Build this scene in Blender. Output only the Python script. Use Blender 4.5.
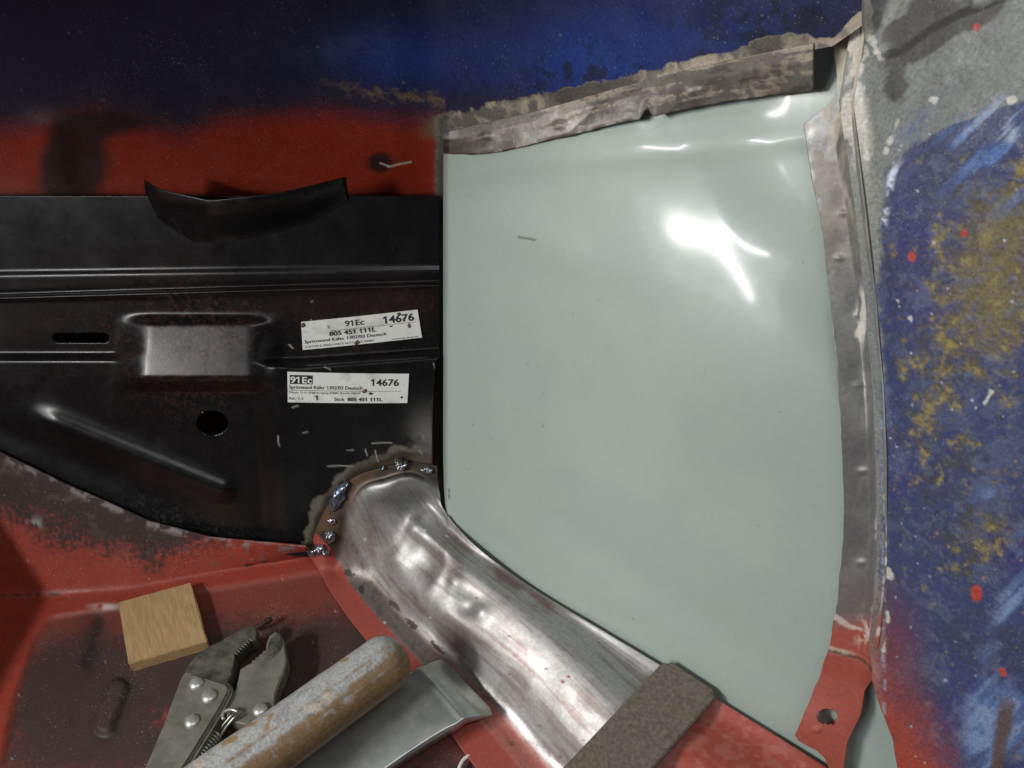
import bpy, bmesh, math, random
import numpy as np
from mathutils import Vector

random.seed(7)
for o in list(bpy.data.objects):
    bpy.data.objects.remove(o)
scene = bpy.context.scene
COL = scene.collection

# ------------------------------------------------------------------ camera, world, lamps, exposure
F = 804.0
PITCH = math.radians(40.0)
CAM = np.array([0.0, 0.0, 0.5])
cam_data = bpy.data.cameras.new('camera')
cam_data.sensor_fit = 'HORIZONTAL'
cam_data.angle = 2 * math.atan(512 / F)
cam_data.clip_start = 0.01
cam_data.clip_end = 100
cam = bpy.data.objects.new('camera', cam_data)
COL.objects.link(cam)
cam.location = CAM
cam.rotation_euler = (math.radians(90) - PITCH, 0, 0)
scene.camera = cam

world = bpy.data.worlds.new('World')
scene.world = world
world.use_nodes = True
bg = world.node_tree.nodes['Background']
bg.inputs[0].default_value = (0.75, 0.82, 0.9, 1)
bg.inputs[1].default_value = 0.045


def area(name, loc, target, sx, sy, power, col, axis=None):
    d = bpy.data.lights.new(name, 'AREA')
    d.shape = 'RECTANGLE'
    d.size, d.size_y = sx, sy
    d.energy = power
    d.color = col
    o = bpy.data.objects.new(name, d)
    COL.objects.link(o)
    o.location = loc
    dz = (Vector(loc) - Vector(target)).normalized()
    if axis is None:
        o.rotation_euler = (-dz).to_track_quat('-Z', 'Y').to_euler()
    else:
        ay = Vector(axis); ay = (ay - dz * ay.dot(dz)).normalized(); ax = ay.cross(dz)
        from mathutils import Matrix
        o.rotation_euler = Matrix((ax, ay, dz)).transposed().to_euler()
    return o


LAMP = (-0.66, -0.06, 0.58)
area('work_lamp', LAMP, (0.0, 0.35, 0.15), 0.026, 0.24, 5.0, (1.0, 0.97, 0.93), axis=(.72, -.42, -.62))
area('soft_sheen_fill', (-1.5, -0.75, 0.95), (0.0, 0.35, 0.15), 0.9, 0.7, 13.0, (0.93, 0.97, 1.0))  # added unseen soft fill that lays a broad sheen on the panels
area('overhead_fill', (0.25, -0.45, 1.75), (0.0, 0.35, 0.1), 1.2, 0.12, 7.0, (0.95, 0.98, 1.0))  # fill light added from above, no fixture in view

vs = scene.view_settings
vs.view_transform = 'Standard'
vs.look = 'None'
vs.exposure = 0.0
vs.gamma = 1.0
scene.render.resolution_x, scene.render.resolution_y = 1024, 768

# ------------------------------------------------------------------ numpy noise
def _hash(ix, iy, iz, seed):
    n = (ix * 374761393 + iy * 668265263 + iz * 2147483647 + seed * 974634777) & 0xFFFFFFFF
    n = ((n ^ (n >> 13)) * 1274126177) & 0xFFFFFFFF
    n = (n ^ (n >> 16))
    return (n & 0xFFFF) / 65535.0


def vnoise(P, seed=0):
    i = np.floor(P).astype(np.int64); f = P - i
    f = f * f * (3 - 2 * f)
    r = 0
    for dx in (0, 1):
        for dy in (0, 1):
            for dz in (0, 1):
                w = (f[..., 0] if dx else 1 - f[..., 0]) * (f[..., 1] if dy else 1 - f[..., 1]) * (f[..., 2] if dz else 1 - f[..., 2])
                r = r + w * _hash(i[..., 0] + dx, i[..., 1] + dy, i[..., 2] + dz, seed)
    return r


def fbm(P, scale, octaves=4, seed=0):
    r = 0; a = 0.5; tot = 0
    Q = P * scale
    for k in range(octaves):
        r = r + a * vnoise(Q + 17.3 * k, seed + k); tot += a
        a *= 0.55; Q = Q * 2.03
    return r / tot


def sst(x, a, b):
    t = np.clip((x - a) / (b - a), 0, 1)
    return t * t * (3 - 2 * t)


def lin(r, g, b):
    c = np.array([r, g, b], float) / 255
    return np.where(c <= 0.04045, c / 12.92, ((c + 0.055) / 1.055) ** 2.4)


def poly(xs, pts, axis=0):
    """value of a polyline: pts of (key, value)"""
    a = np.array(pts, float)
    return np.interp(xs, a[:, 0], a[:, 1])


def blob(U, V, u, v, ru, rv, ang=0):
    c, s = math.cos(ang), math.sin(ang)
    x = (U - u) * c + (V - v) * s; y = -(U - u) * s + (V - v) * c
    return np.exp(-(x / ru) ** 2 - (y / rv) ** 2)


def seg_dist(U, V, a, b):
    ax, ay = a; bx, by = b
    L2 = (bx - ax) ** 2 + (by - ay) ** 2
    t = np.clip(((U - ax) * (bx - ax) + (V - ay) * (by - ay)) / L2, 0, 1)
    return np.hypot(U - ax - t * (bx - ax), V - ay - t * (by - ay)), t


def inside(U, V, pts):
    r = np.zeros(U.shape, bool); n = len(pts)
    for i in range(n):
        x0, y0 = pts[i]; x1, y1 = pts[(i + 1) % n]
        if y0 == y1: continue
        c = ((y0 > V) != (y1 > V)) & (U < (x1 - x0) * (V - y0) / (y1 - y0) + x0)
        r ^= c
    return r


# ------------------------------------------------------------------ pixel directions meeting real planes
FWD = np.array([0, math.cos(PITCH), -math.sin(PITCH)])
UPV = np.array([0, math.sin(PITCH), math.cos(PITCH)])
RGT = np.array([1.0, 0, 0])


def rays(U, V):
    U = np.asarray(U, float); V = np.asarray(V, float)
    a = (U - 512) / F; b = (384 - V) / F
    return FWD + a[..., None] * RGT + b[..., None] * UPV


def at_t(u, v, t):
    return CAM + np.asarray(t)[..., None] * rays(u, v)


class Plane:
    def __init__(self, p, n):
        self.p = np.array(p, float); n = np.array(n, float)
        self.n = n / np.linalg.norm(n)
        if np.dot(self.n, CAM - self.p) < 0:
            self.n = -self.n

    @staticmethod
    def three(a, b, c):
        return Plane(a, np.cross(b - a, c - a))

    def hit(self, U, V, off=0.0):
        r = rays(U, V)
        t = (np.dot(self.p, self.n) + off - np.dot(CAM, self.n)) / (r @ self.n)
        return CAM + t[..., None] * r

    def depth(self, U, V, off=0.0):
        r = rays(U, V)
        return (np.dot(self.p, self.n) + off - np.dot(CAM, self.n)) / (r @ self.n)


FLOOR = Plane((0, 0, 0), (0, 0, 1))
LEAN = math.radians(15)
WALL = Plane((0, 0.40, 0), (0, -math.cos(LEAN), math.sin(LEAN)))
gA = WALL.hit(443, 155, .028); gB = WALL.hit(443, 500, .028); gD = np.array([0.167, 0.214, 0.03])
GREEN = Plane.three(gA, gB, gD)
# the quarter panel's real surface: plane + gentle crown, bent top edge, crease along the sill, shallow dents
gR = np.cross(GREEN.n, [0, 0, 1]); gR /= np.linalg.norm(gR)
if gR[0] < 0: gR = -gR
gV = np.cross(gR, GREEN.n); gV = gV if gV[2] > 0 else -gV
P0 = GREEN.hit(734, 262)
_a = CAM - P0; _a /= np.linalg.norm(_a); _b = np.array(LAMP) - P0; _b /= np.linalg.norm(_b)
_h = (_a + _b) / np.linalg.norm(_a + _b)
SX, SZ = -(_h @ gR) / (_h @ GREEN.n), -(_h @ gV) / (_h @ GREEN.n)
print('SLOPES', SX, SZ)


def green_h(U, V):
    U = np.asarray(U, float); V = np.asarray(V, float)
    D = GREEN.hit(U, V) - P0
    X = D @ gR; Z = D @ gV
    A_ = (X * .75 - Z * .66); B_ = (X * .66 + Z * .75)              # A_ runs down to the right
    h = (SX * X + SZ * Z) * (1 - 1.1 * sst(B_, .006, .044)) * np.exp(-(X / .12) ** 2 - (Z / np.where(Z > 0, .045, .072)) ** 2)
    h -= .5 * (3.0 * B_ ** 2 + 1.1 * A_ ** 2) * np.exp(-(X / .10) ** 2 - (Z / .10) ** 2)
    h += .12 * X * Z - 70 * A_ ** 2 * B_ * np.exp(-(X / .06) ** 2 - (Z / .06) ** 2)
    fl1 = poly(U, [(443, 172), (520, 158), (640, 148), (720, 143), (830, 128)])
    bend = .0060 + .0034 * blob(U, V, 692, 130, 34, 90) + .0016 * blob(U, V, 606, 140, 26, 60)
    bend = bend * (1 - .85 * sst(U, 725, 790) - .4 * sst(-U, -590, -520))
    h -= bend * (1 - sst(V - fl1 + 20, -60, 34))
    h += .0008 * np.exp(-((V - fl1 - 4) / 14) ** 2)
    dl, tl = seg_dist(U, V, (275, 335), (1055, 875))
    sgn = np.sign((U - 470) * (740 - 470) - (V - 470) * (860 - 470))
    h += .004 * sst(-sgn * dl, -16, 34) * sst(U, 430, 620)
    h += .0012 * blob(U, V, 560, 250, 70, 24, .4) + .0016 * blob(U, V, 655, 330, 40, 150, -.15) - .0016 * blob(U, V, 560, 480, 60, 120, .2) + .0014 * blob(U, V, 760, 520, 60, 140, .1)
    h -= .012 * np.clip((449 - U) / 6, 0, 1) ** 2.2
    return h


def green_hit(U, V, off=0.0):
    return GREEN.hit(U, V, green_h(U, V) + off)


def green_depth(U, V, off=0.0):
    return GREEN.depth(U, V, green_h(U, V) + off)


OVER = Plane.three(at_t(443, 125, 0.50), at_t(820, 60, float(green_depth(820, 60)) - 0.018), at_t(443, 0, 0.44))
PILL = Plane.three(green_hit(885, 100, 0.020), green_hit(885, 700, 0.020),
                   at_t(1024, 400, float(GREEN.depth(1024, 400)) - 0.03))


def pt(u, v, spec):
    k, h = spec
    if k == 'z':
        return Plane((0, 0, h), (0, 0, 1)).hit(u, v)
    if k == 'g': return green_hit(u, v, h)
    return {'f': WALL, 'g': GREEN, 'o': OVER, 'p': PILL}[k].hit(u, v, h)


# ------------------------------------------------------------------ object helpers
def tag(o, label=None, cat=None, group=None, kind=None):
    if label: o['label'] = label
    if cat: o['category'] = cat
    if group: o['group'] = group
    if kind: o['kind'] = kind
    return o


def thing(name, label, cat, loc=(0, 0, 0), group=None):
    o = bpy.data.objects.new(name, None)
    o.empty_display_size = 0.02
    COL.objects.link(o)
    o.location = loc
    return tag(o, label, cat, group)


def link(name, me, mat, parent=None, smooth=True):
    o = bpy.data.objects.new(name, me)
    COL.objects.link(o)
    if mat: me.materials.append(mat)
    if smooth:
        me.polygons.foreach_set('use_smooth', np.ones(len(me.polygons), bool))
    if parent:
        o.parent = parent
        o.matrix_parent_inverse = parent.matrix_basis.inverted() if parent.parent is None else \
            (parent.parent.matrix_basis @ parent.matrix_parent_inverse @ parent.matrix_basis).inverted()
    return o


def bm_obj(name, bm, mat, parent=None, smooth=True):
    bmesh.ops.recalc_face_normals(bm, faces=bm.faces)
    me = bpy.data.meshes.new(name)
    bm.to_mesh(me); bm.free()
    return link(name, me, mat, parent, smooth)


def gridnormals(P):
    du = np.gradient(P, axis=1); dv = np.gradient(P, axis=0)
    n = np.cross(du, dv)
    n /= np.linalg.norm(n, axis=-1, keepdims=True) + 1e-12
    flip = np.sum(n * (CAM - P), axis=-1) < 0
    if flip.mean() > 0.5: n = -n
    return n


def grid_obj(name, P, mat, parent=None, colour=None, rough=None, metal=None, keep=None, thick=0.0):
    ny, nx = P.shape[:2]
    idx = np.arange(ny * nx).reshape(ny, nx)
    q = np.stack([idx[:-1, :-1], idx[1:, :-1], idx[1:, 1:], idx[:-1, 1:]], -1)
    # faces look at the room
    n = np.cross(P[1:, :-1] - P[:-1, :-1], P[:-1, 1:] - P[:-1, :-1])
    if (np.sum(n * (CAM - P[:-1, :-1]), -1) > 0).mean() < 0.5:
        q = q[..., ::-1]
    if keep is not None:
        fk = keep[:-1, :-1] & keep[1:, :-1] & keep[1:, 1:] & keep[:-1, 1:]
        q = q[fk]
    q = q.reshape(-1, 4)
    me = bpy.data.meshes.new(name)
    me.vertices.add(ny * nx)
    me.vertices.foreach_set('co', P.reshape(-1).astype(np.float32))
    me.loops.add(len(q) * 4)
    me.loops.foreach_set('vertex_index', q.reshape(-1).astype(np.int32))
    me.polygons.add(len(q))
    me.polygons.foreach_set('loop_start', (np.arange(len(q)) * 4).astype(np.int32))
    me.update(calc_edges=True)
    me.validate()
    if colour is not None:
        a = me.attributes.new('paint', 'FLOAT_COLOR', 'POINT')
        c = np.concatenate([colour, np.ones(colour.shape[:2] + (1,))], -1)
        a.data.foreach_set('color', c.reshape(-1).astype(np.float32))
    for nm, arr in (('rgh', rough), ('met', metal)):
        if arr is not None:
            a = me.attributes.new(nm, 'FLOAT', 'POINT')
            a.data.foreach_set('value', np.broadcast_to(arr, (ny, nx)).reshape(-1).astype(np.float32))
    if keep is not None:
        bm = bmesh.new(); bm.from_mesh(me)
        bmesh.ops.delete(bm, geom=[v for v in bm.verts if not v.link_faces], context='VERTS')
        bm.to_mesh(me); bm.free()
    o = link(name, me, mat, parent)
    if thick:
        m = o.modifiers.new('sheet', 'SOLIDIFY'); m.thickness = thick; m.offset = -1
    return o


class Paint:
    """layers of paint, rust, filler and bare steel on one sheet"""
    def __init__(self, shape, base, rough, metal=0.0):
        self.c = np.broadcast_to(np.array(base, float), shape + (3,)).copy()
        self.r = np.full(shape, rough, float)
        self.m = np.full(shape, metal, float)

    def add(self, mask, col, rough=None, metal=None):
        m = np.clip(mask, 0, 1)
        self.c += (np.array(col) - self.c) * m[..., None]
        if rough is not None: self.r += (rough - self.r) * m
        if metal is not None: self.m += (metal - self.m) * m


def snap_hole(U, V, cu, cv, ru, rv, cell):
    """moves the pixels' ring onto an ellipse and says which vertices stay"""
    x = (U - cu) / ru; y = (V - cv) / rv
    r = np.hypot(x, y) + 1e-9
    w = cell / min(ru, rv) * 0.72
    near = np.abs(r - 1) < w
    U = np.where(near, cu + x / r * ru, U); V = np.where(near, cv + y / r * rv, V)
    return U, V, (r > 1) | near


# ------------------------------------------------------------------ materials
def nodes(name):
    m = bpy.data.materials.new(name); m.use_nodes = True
    nt = m.node_tree
    b = nt.nodes['Principled BSDF']
    return m, nt, b


def nd(nt, kind, **kw):
    n = nt.nodes.new(kind)
    for k, v in kw.items():
        if hasattr(n, k): setattr(n, k, v)
        else: n.inputs[k.replace('_', ' ')].default_value = v
    return n


def sheet_mat(name, bump=0.1, bump_scale=500, grain=0.2, grain_scale=900, stretch=(1, 1, 1), coat=0.0, coat_r=.15, rvar=0.15, spec=0.5, speck=0.0, speck_col=(.6, .58, .55), bdist=0.0006):
    """colour, roughness and metal come with the sheet, fine grain, dust and relief from noise"""
    m, nt, b = nodes(name)
    L = nt.links
    ca = nd(nt, 'ShaderNodeAttribute', attribute_name='paint')
    ra = nd(nt, 'ShaderNodeAttribute', attribute_name='rgh')
    ma = nd(nt, 'ShaderNodeAttribute', attribute_name='met')
    tc = nd(nt, 'ShaderNodeTexCoord')
    mp = nd(nt, 'ShaderNodeMapping'); mp.inputs['Scale'].default_value = stretch
    L.new(tc.outputs['Object'], mp.inputs[0])
    n1 = nd(nt, 'ShaderNodeTexNoise'); n1.inputs['Scale'].default_value = grain_scale; n1.inputs['Detail'].default_value = 5; n1.inputs['Roughness'].default_value = .65
    L.new(mp.outputs[0], n1.inputs['Vector'])
    mr = nd(nt, 'ShaderNodeMapRange'); mr.inputs[1].default_value = .3; mr.inputs[2].default_value = .7
    mr.inputs[3].default_value = 1 - grain; mr.inputs[4].default_value = 1 + grain
    L.new(n1.outputs[0], mr.inputs[0])
    mx = nd(nt, 'ShaderNodeVectorMath', operation='SCALE')
    L.new(ca.outputs['Color'], mx.inputs[0]); L.new(mr.outputs[0], mx.inputs['Scale'])
    col = mx.outputs[0]
    if speck:
        vo = nd(nt, 'ShaderNodeTexNoise'); vo.inputs['Scale'].default_value = 1100; vo.inputs['Detail'].default_value = 2
        L.new(tc.outputs['Object'], vo.inputs['Vector'])
        n3 = nd(nt, 'ShaderNodeTexNoise'); n3.inputs['Scale'].default_value = 25; n3.inputs['Detail'].default_value = 3
        L.new(tc.outputs['Object'], n3.inputs['Vector'])
        ad = nd(nt, 'ShaderNodeMath', operation='MULTIPLY_ADD'); ad.inputs[1].default_value = .25
        L.new(n3.outputs[0], ad.inputs[0]); L.new(vo.outputs[0], ad.inputs[2])
        r2 = nd(nt, 'ShaderNodeMapRange'); r2.inputs[1].default_value = .80; r2.inputs[2].default_value = .88; r2.inputs[4].default_value = speck
        L.new(ad.outputs[0], r2.inputs[0])
        mm = nd(nt, 'ShaderNodeMix', data_type='RGBA')
        mm.inputs['B'].default_value = (*speck_col, 1) if False else (0, 0, 0, 1)
        mm.inputs[7].default_value = (*speck_col, 1)
        L.new(r2.outputs[0], mm.inputs[0]); L.new(col, mm.inputs[6])
        col = mm.outputs[2]
    L.new(col, b.inputs['Base Color'])
    n2 = nd(nt, 'ShaderNodeTexNoise'); n2.inputs['Scale'].default_value = 60; n2.inputs['Detail'].default_value = 6; n2.inputs['Roughness'].default_value = .7
    L.new(mp.outputs[0], n2.inputs['Vector'])
    r3 = nd(nt, 'ShaderNodeMapRange'); r3.inputs[1].default_value = .3; r3.inputs[2].default_value = .7
    r3.inputs[3].default_value = -rvar; r3.inputs[4].default_value = rvar
    L.new(n2.outputs[0], r3.inputs[0])
    sm = nd(nt, 'ShaderNodeMath', operation='ADD', use_clamp=True)
    L.new(ra.outputs['Fac'], sm.inputs[0]); L.new(r3.outputs[0], sm.inputs[1])
    L.new(sm.outputs[0], b.inputs['Roughness'])
    L.new(ma.outputs['Fac'], b.inputs['Metallic'])
    b.inputs['Specular IOR Level'].default_value = spec
    b.inputs['Coat Weight'].default_value = coat
    b.inputs['Coat Roughness'].default_value = coat_r
    n4 = nd(nt, 'ShaderNodeTexNoise'); n4.inputs['Scale'].default_value = bump_scale; n4.inputs['Detail'].default_value = 6; n4.inputs['Roughness'].default_value = .65
    L.new(mp.outputs[0], n4.inputs['Vector'])
    bp = nd(nt, 'ShaderNodeBump'); bp.inputs['Strength'].default_value = bump; bp.inputs['Distance'].default_value = bdist
    L.new(n4.outputs[0], bp.inputs['Height'])
    L.new(bp.outputs[0], b.inputs['Normal'])
    return m


def simple_mat(name, c1, c2, scale=60, rough=.5, metal=0.0, stretch=(1, 1, 1), bump=.1, bump_scale=300, lo=.35, hi=.65, c3=None, rot=(0, 0, 0), detail=6, bdist=.0006):
    m, nt, b = nodes(name)
    L = nt.links
    tc = nd(nt, 'ShaderNodeTexCoord')
    mp = nd(nt, 'ShaderNodeMapping'); mp.inputs['Scale'].default_value = stretch; mp.inputs['Rotation'].default_value = rot
    pr = nd(nt, 'ShaderNodeMapping'); pr.inputs['Rotation'].default_value = rot; mp.inputs['Rotation'].default_value = (0, 0, 0)
    L.new(tc.outputs['Object'], pr.inputs[0]); L.new(pr.outputs[0], mp.inputs[0])
    n = nd(nt, 'ShaderNodeTexNoise'); n.inputs['Scale'].default_value = scale; n.inputs['Detail'].default_value = detail; n.inputs['Roughness'].default_value = .65
    L.new(mp.outputs[0], n.inputs['Vector'])
    cr = nd(nt, 'ShaderNodeValToRGB')
    cr.color_ramp.elements[0].position = lo; cr.color_ramp.elements[0].color = (*c1, 1)
    cr.color_ramp.elements[1].position = hi; cr.color_ramp.elements[1].color = (*c2, 1)
    if c3 is not None:
        e = cr.color_ramp.elements.new(min(.98, hi + .08)); e.color = (*c3, 1)
    L.new(n.outputs[0], cr.inputs[0]); L.new(cr.outputs[0], b.inputs['Base Color'])
    b.inputs['Roughness'].default_value = rough; b.inputs['Metallic'].default_value = metal
    n2 = nd(nt, 'ShaderNodeTexNoise'); n2.inputs['Scale'].default_value = bump_scale; n2.inputs['Detail'].default_value = 5
    L.new(mp.outputs[0], n2.inputs['Vector'])
    bp = nd(nt, 'ShaderNodeBump'); bp.inputs['Strength'].default_value = bump; bp.inputs['Distance'].default_value = bdist
    L.new(n2.outputs[0], bp.inputs['Height']); L.new(bp.outputs[0], b.inputs['Normal'])
    return m


M_OLD = sheet_mat('old_paint', bump=.18, bump_scale=450, grain=.28, grain_scale=700, speck=.25, spec=.3)
M_FLOOR = sheet_mat('floor_paint', bump=.2, bump_scale=500, grain=.2, grain_scale=900, speck=.45, rvar=.12, spec=.4)
M_BLACK = sheet_mat('black_primer', bump=.05, bump_scale=600, grain=.25, grain_scale=900, speck=.2, speck_col=(.2, .17, .15), rvar=.06, spec=.45)
M_GREEN = sheet_mat('grey_green_primer', bump=.03, bump_scale=130, grain=.035, grain_scale=350, rvar=.07, spec=.28, coat=.19, coat_r=.13, speck=.12, speck_col=(.2, .2, .17))
M_STEEL = sheet_mat('bare_steel', bump=.12, bump_scale=700, grain=.14, grain_scale=420, rvar=.07, speck=.1, speck_col=(.1, .05, .04))

RED = lin(150, 60, 44)
REDL = lin(176, 74, 58)
BLUE = lin(36, 52, 120)
GREY = lin(128, 130, 126)
STEEL = lin(176, 172, 168)

# ================================================================== FLOOR
top_edge = [(-120, 400), (-40, 436), (0, 452), (60, 481), (110, 503), (150, 521), (210, 537), (312, 548), (700, 570)]
crease = [(-120, 606), (0, 597), (60, 594), (130, 589), (220, 572), (312, 556), (400, 548), (700, 545)]
us = np.arange(-110, 660, 1.6)
nA, nB = 60, 190
U = np.tile(us, (nA + nB, 1)); V = np.zeros_like(U)
te = poly(us, top_edge); cr_ = np.maximum(poly(us, crease), te + 6)
topP = WALL.hit(us, te, poly(us, [(-120, .019), (230, .020), (256, .0225), (280, .031), (306, .031), (318, .0), (700, .0)])); crP = FLOOR.hit(us, cr_)
P = np.zeros(U.shape + (3,))
for i in range(nA):
    s = i / nA
    P[i] = topP * (1 - s) + crP * s + np.array([0, -1, -1]) * 0.0025 * np.sin(np.pi * s)[..., None] if False else topP * (1 - s) + crP * s
    V[i] = te * (1 - s) + cr_ * s
for i in range(nB):
    s = i / (nB - 1)
    V[nA + i] = cr_ * (1 - s) + 850 * s
    P[nA + i] = FLOOR.hit(us, V[nA + i])
for _ in range(14):
    P[1:-1] = P[1:-1] * .5 + (P[:-2] + P[2:]) * .25
# pressed ribs and the raised field of the floor
fld = sst(U - poly(V, [(590, 140), (608, 100), (615, 52), (640, 34), (700, 14), (768, 0), (850, -20)]), -5, 5) * sst(V - poly(U, [(0, 640), (40, 618), (110, 606), (200, 590), (312, 572), (660, 560)]), -3, 4)
h = -0.0022 * fld
d, t_ = seg_dist(U, V, (118, 688), (104, 724))
h += 0.0035 * (1 - sst(d, 5, 13))
d2, _t = seg_dist(U, V, (98, 618), (88, 660))
h -= 0.0018 * np.exp(-(d2 / 8) ** 2)
h += 0.0006 * (fbm(P, 25, 3, 5) - .5) * (V > cr_ - 30)
N = gridnormals(P)
P = P + N * h[..., None]
pa = Paint(U.shape, RED, .5)
n1 = fbm(P, 30, 5, 11); n2 = fbm(P, 9, 3, 21); n3 = fbm(P, 160, 3, 31); n4 = fbm(P, 500, 2, 33)
pa.add(sst(n1, .45, .75) * .35, lin(160, 66, 50))
pa.add(sst(n3, .5, .7) * .25, lin(120, 45, 40))
# dusty pinkish film in the flat of the floor
pa.add(fld * (.55 + .35 * n1), lin(116, 62, 52), .6)
dark = blob(U, V, 150, 705, 160, 85, -.1) * 1.25 + blob(U, V, 310, 680, 90, 60, -.3) * .9 + blob(U, V, 420, 790, 90, 50) * .8 + blob(U, V, 60, 690, 50, 70) * .3
dark = sst(dark * 1.25 + (n1 - .5) * .6 + (n2 - .5) * .4 + (n4 - .5) * .45, .12, 1.0)
pa.add(dark * fld * .93, lin(60, 48, 46), .62)
pa.add(np.exp(-(d2 / 7) ** 2) * sst(n3 + .25 * n4, .35, .6) * .85, lin(40, 36, 38), .6)
pa.add(np.exp(-((d - 12) / 5) ** 2) * .5, lin(48, 40, 42))
# black overspray near the bottom edge of the firewall
near_black = (V - te)
ov = sst(-near_black + (n1 - .5) * 60 + (n4 - .5) * 50 + poly(U, [(-100, 90), (0, 75), (90, 60), (170, 32), (230, 10), (330, 4)]) - 12, -22, 18) * sst(-U, -330, -180)
pa.add(ov * .95, lin(38, 32, 32), .6)
pa.add(sst(n3 + .3 * n4, .76, .86) * sst(-near_black, -60, 0) * .35, lin(110, 100, 96))
edge_chip = np.exp(-((near_black - 3) / 3.5) ** 2) * sst(n3, .5, .62)
pa.add(edge_chip * .8, lin(140, 132, 128), .6)
pa.add(blob(U, V, 36, 523, 8, 6) * sst(n3, .42, .55), lin(150, 145, 140))
pa.add(blob(U, V, 105, 606, 14, 2.5) * sst(n3, .35, .5), lin(190, 175, 168))
pa.add(blob(U, V, 160, 715, 10, 8) * sst(n3, .4, .6), lin(150, 60, 48))
# dark joint line along the crease
for a_, b_ in (((232, 568), (312, 553)), ((0, 596), (60, 594))):
    dd, _ = seg_dist(U, V, a_, b_)
    pa.add(np.exp(-(dd / 1.3) ** 2) * sst(n3, .35, .6), lin(44, 22, 20))
for k in range(45):
    uu, vv = random.uniform(0, 460), random.uniform(545, 768)
    pa.add(sst(-np.hypot(U - uu, V - vv) + (n4 - .5) * 3, -1.4, -.4) * random.uniform(.2, .7), lin(190, 175, 168) if random.random() < .6 else lin(50, 25, 22))
floor = grid_obj('floor', P, M_FLOOR, None, pa.c, pa.r, pa.m, thick=.0015)
tag(floor, 'red painted steel floor pan with dark overspray', None, kind='structure')

# central tunnel, left of the frame
aa = np.linspace(0, math.pi, 40)
tx = -.499 + .098 * np.sign(np.cos(aa)) * np.abs(np.cos(aa)) ** .5; tz = .165 * np.sin(aa) ** .5
ty = np.linspace(-.25, .43, 40)
P = np.stack([np.tile(tx, (40, 1)), np.tile(ty[:, None], (1, 40)), np.tile(tz, (40, 1))], -1)
pa = Paint((40, 40), RED, .5); pa.add(sst(fbm(P, 20, 3, 8), .45, .65) * .6, lin(90, 50, 46), .6)
grid_obj('tunnel', P, M_FLOOR, floor, pa.c, pa.r, pa.m)

# ================================================================== FIREWALL
fw = thing('firewall_panel', 'black primed pressed steel firewall panel with two white part stickers', 'panel', tuple(WALL.hit(200, 540)))
us = np.arange(-90, 441.1, 1.25); vs_ = np.arange(196, 600, 1.25)
U, V = np.meshgrid(us, vs_)
V = 196 + (V - 196) * (poly(U, top_edge) + 9 - 196) / (vs_[-1] - 196)
U = -90 + (U + 90) * ((poly(V, [(0, 441), (345, 441), (356, 440), (362, 436), (400, 434), (430, 433), (600, 434)]) + 90) / 531)
U, V, k1 = snap_hole(U, V, 212, 423, 16, 12.5, 1.25)
xs_ = np.clip(U, 58, 104)
rr = np.hypot(U - xs_, V - 338) / 4.8 + 1e-9
near = np.abs(rr - 1) < .10
U, V = np.where(near, xs_ + (U - xs_) / rr, U), np.where(near, 338 + (V - 338) / rr, V)
k2 = (rr > 1) | near
keep = k1 & k2
line_lip = poly(U, [(-90, 300), (0, 297), (443, 284)])
h = np.zeros_like(U)
h += .005 * sst(V - line_lip, -3.0, 0.5)                      # lower half stands proud of the upper flange
h += .0022 * np.exp(-((V - line_lip - 1.5) / 2.2) ** 2)        # rolled lip
h += .0022 * sst(V - poly(U, [(-90, 277), (0, 274), (443, 268)]), -4, 3) * (1 - sst(V - line_lip, -7, -2))
step = poly(U, [(-90, 358), (0, 357), (118, 357), (135, 352), (270, 362), (300, 363), (440, 353)])
h += .0075 * sst(V - step, -5, 5)
right = sst(U - poly(V, [(380, 264), (540, 276)]), -13, 13) * sst(V - step, -4, 5)
h += .0095 * right
bx0 = sst(U - poly(V, [(318, 146), (390, 140)]), -32, 5) * (1 - sst(U - 254, -5, 34)) * sst(V - 319, -7, 6) * (1 - sst(V - 388, -12, 6))
h = h * (1 - bx0) + bx0 * (.011 + .0185 * (V - 319) / 69)
fade = (1 - sst(U - 250, 0, 40))
d, t_ = seg_dist(U, V, (28, 413), (222, 490))
h += .0058 * np.exp(-(d / (10 + 3 * (1 - t_))) ** 2) * sst(t_, -.05, .15) * fade
h += .004 * sst(seg_dist(U, V, (-60, 430), (170, 530))[0], 30, 0)
for _ in range(4):
    h[1:-1] = .5 * h[1:-1] + .25 * (h[:-2] + h[2:]); h[:, 1:-1] = .5 * h[:, 1:-1] + .25 * (h[:, :-2] + h[:, 2:])
h += .0008 * np.exp(-((V - line_lip - .5) / 1.6) ** 2)
h += .0008 * (fbm(WALL.hit(U, V), 14, 2, 41) - .5)
P = WALL.hit(U, V, h)
n1 = fbm(P, 40, 4, 51); n3 = fbm(P, 220, 3, 52); n4 = fbm(P, 700, 2, 53)
pa = Paint(U.shape, lin(15, 15, 16), .30)
pa.add(sst(n1, .5, .8) * .25, lin(36, 35, 35), .38)
dust = sst(n4 + .35 * (n1 - .5), .60, .75) * (blob(U, V, 390, 325, 90, 40) + blob(U, V, 230, 320, 120, 30) * .6 + blob(U, V, 60, 320, 100, 40) * .4)
pa.add(dust * .3, lin(90, 40, 34), .5)
pa.add(blob(U, V, 350, 305, 90, 22) * (.2 + .4 * n1), lin(48, 24, 22), .45)
pa.add(blob(U, V, 190, 345, 60, 60) * sst(n4, .5, .7) * .35, lin(110, 70, 60))
pa.add(sst(V, 455, 540) * blob(U, V, 150, 520, 130, 40, .35) * sst(n4 + n1 * .3, .6, .9) * .35, lin(70, 62, 60), .6)
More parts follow.
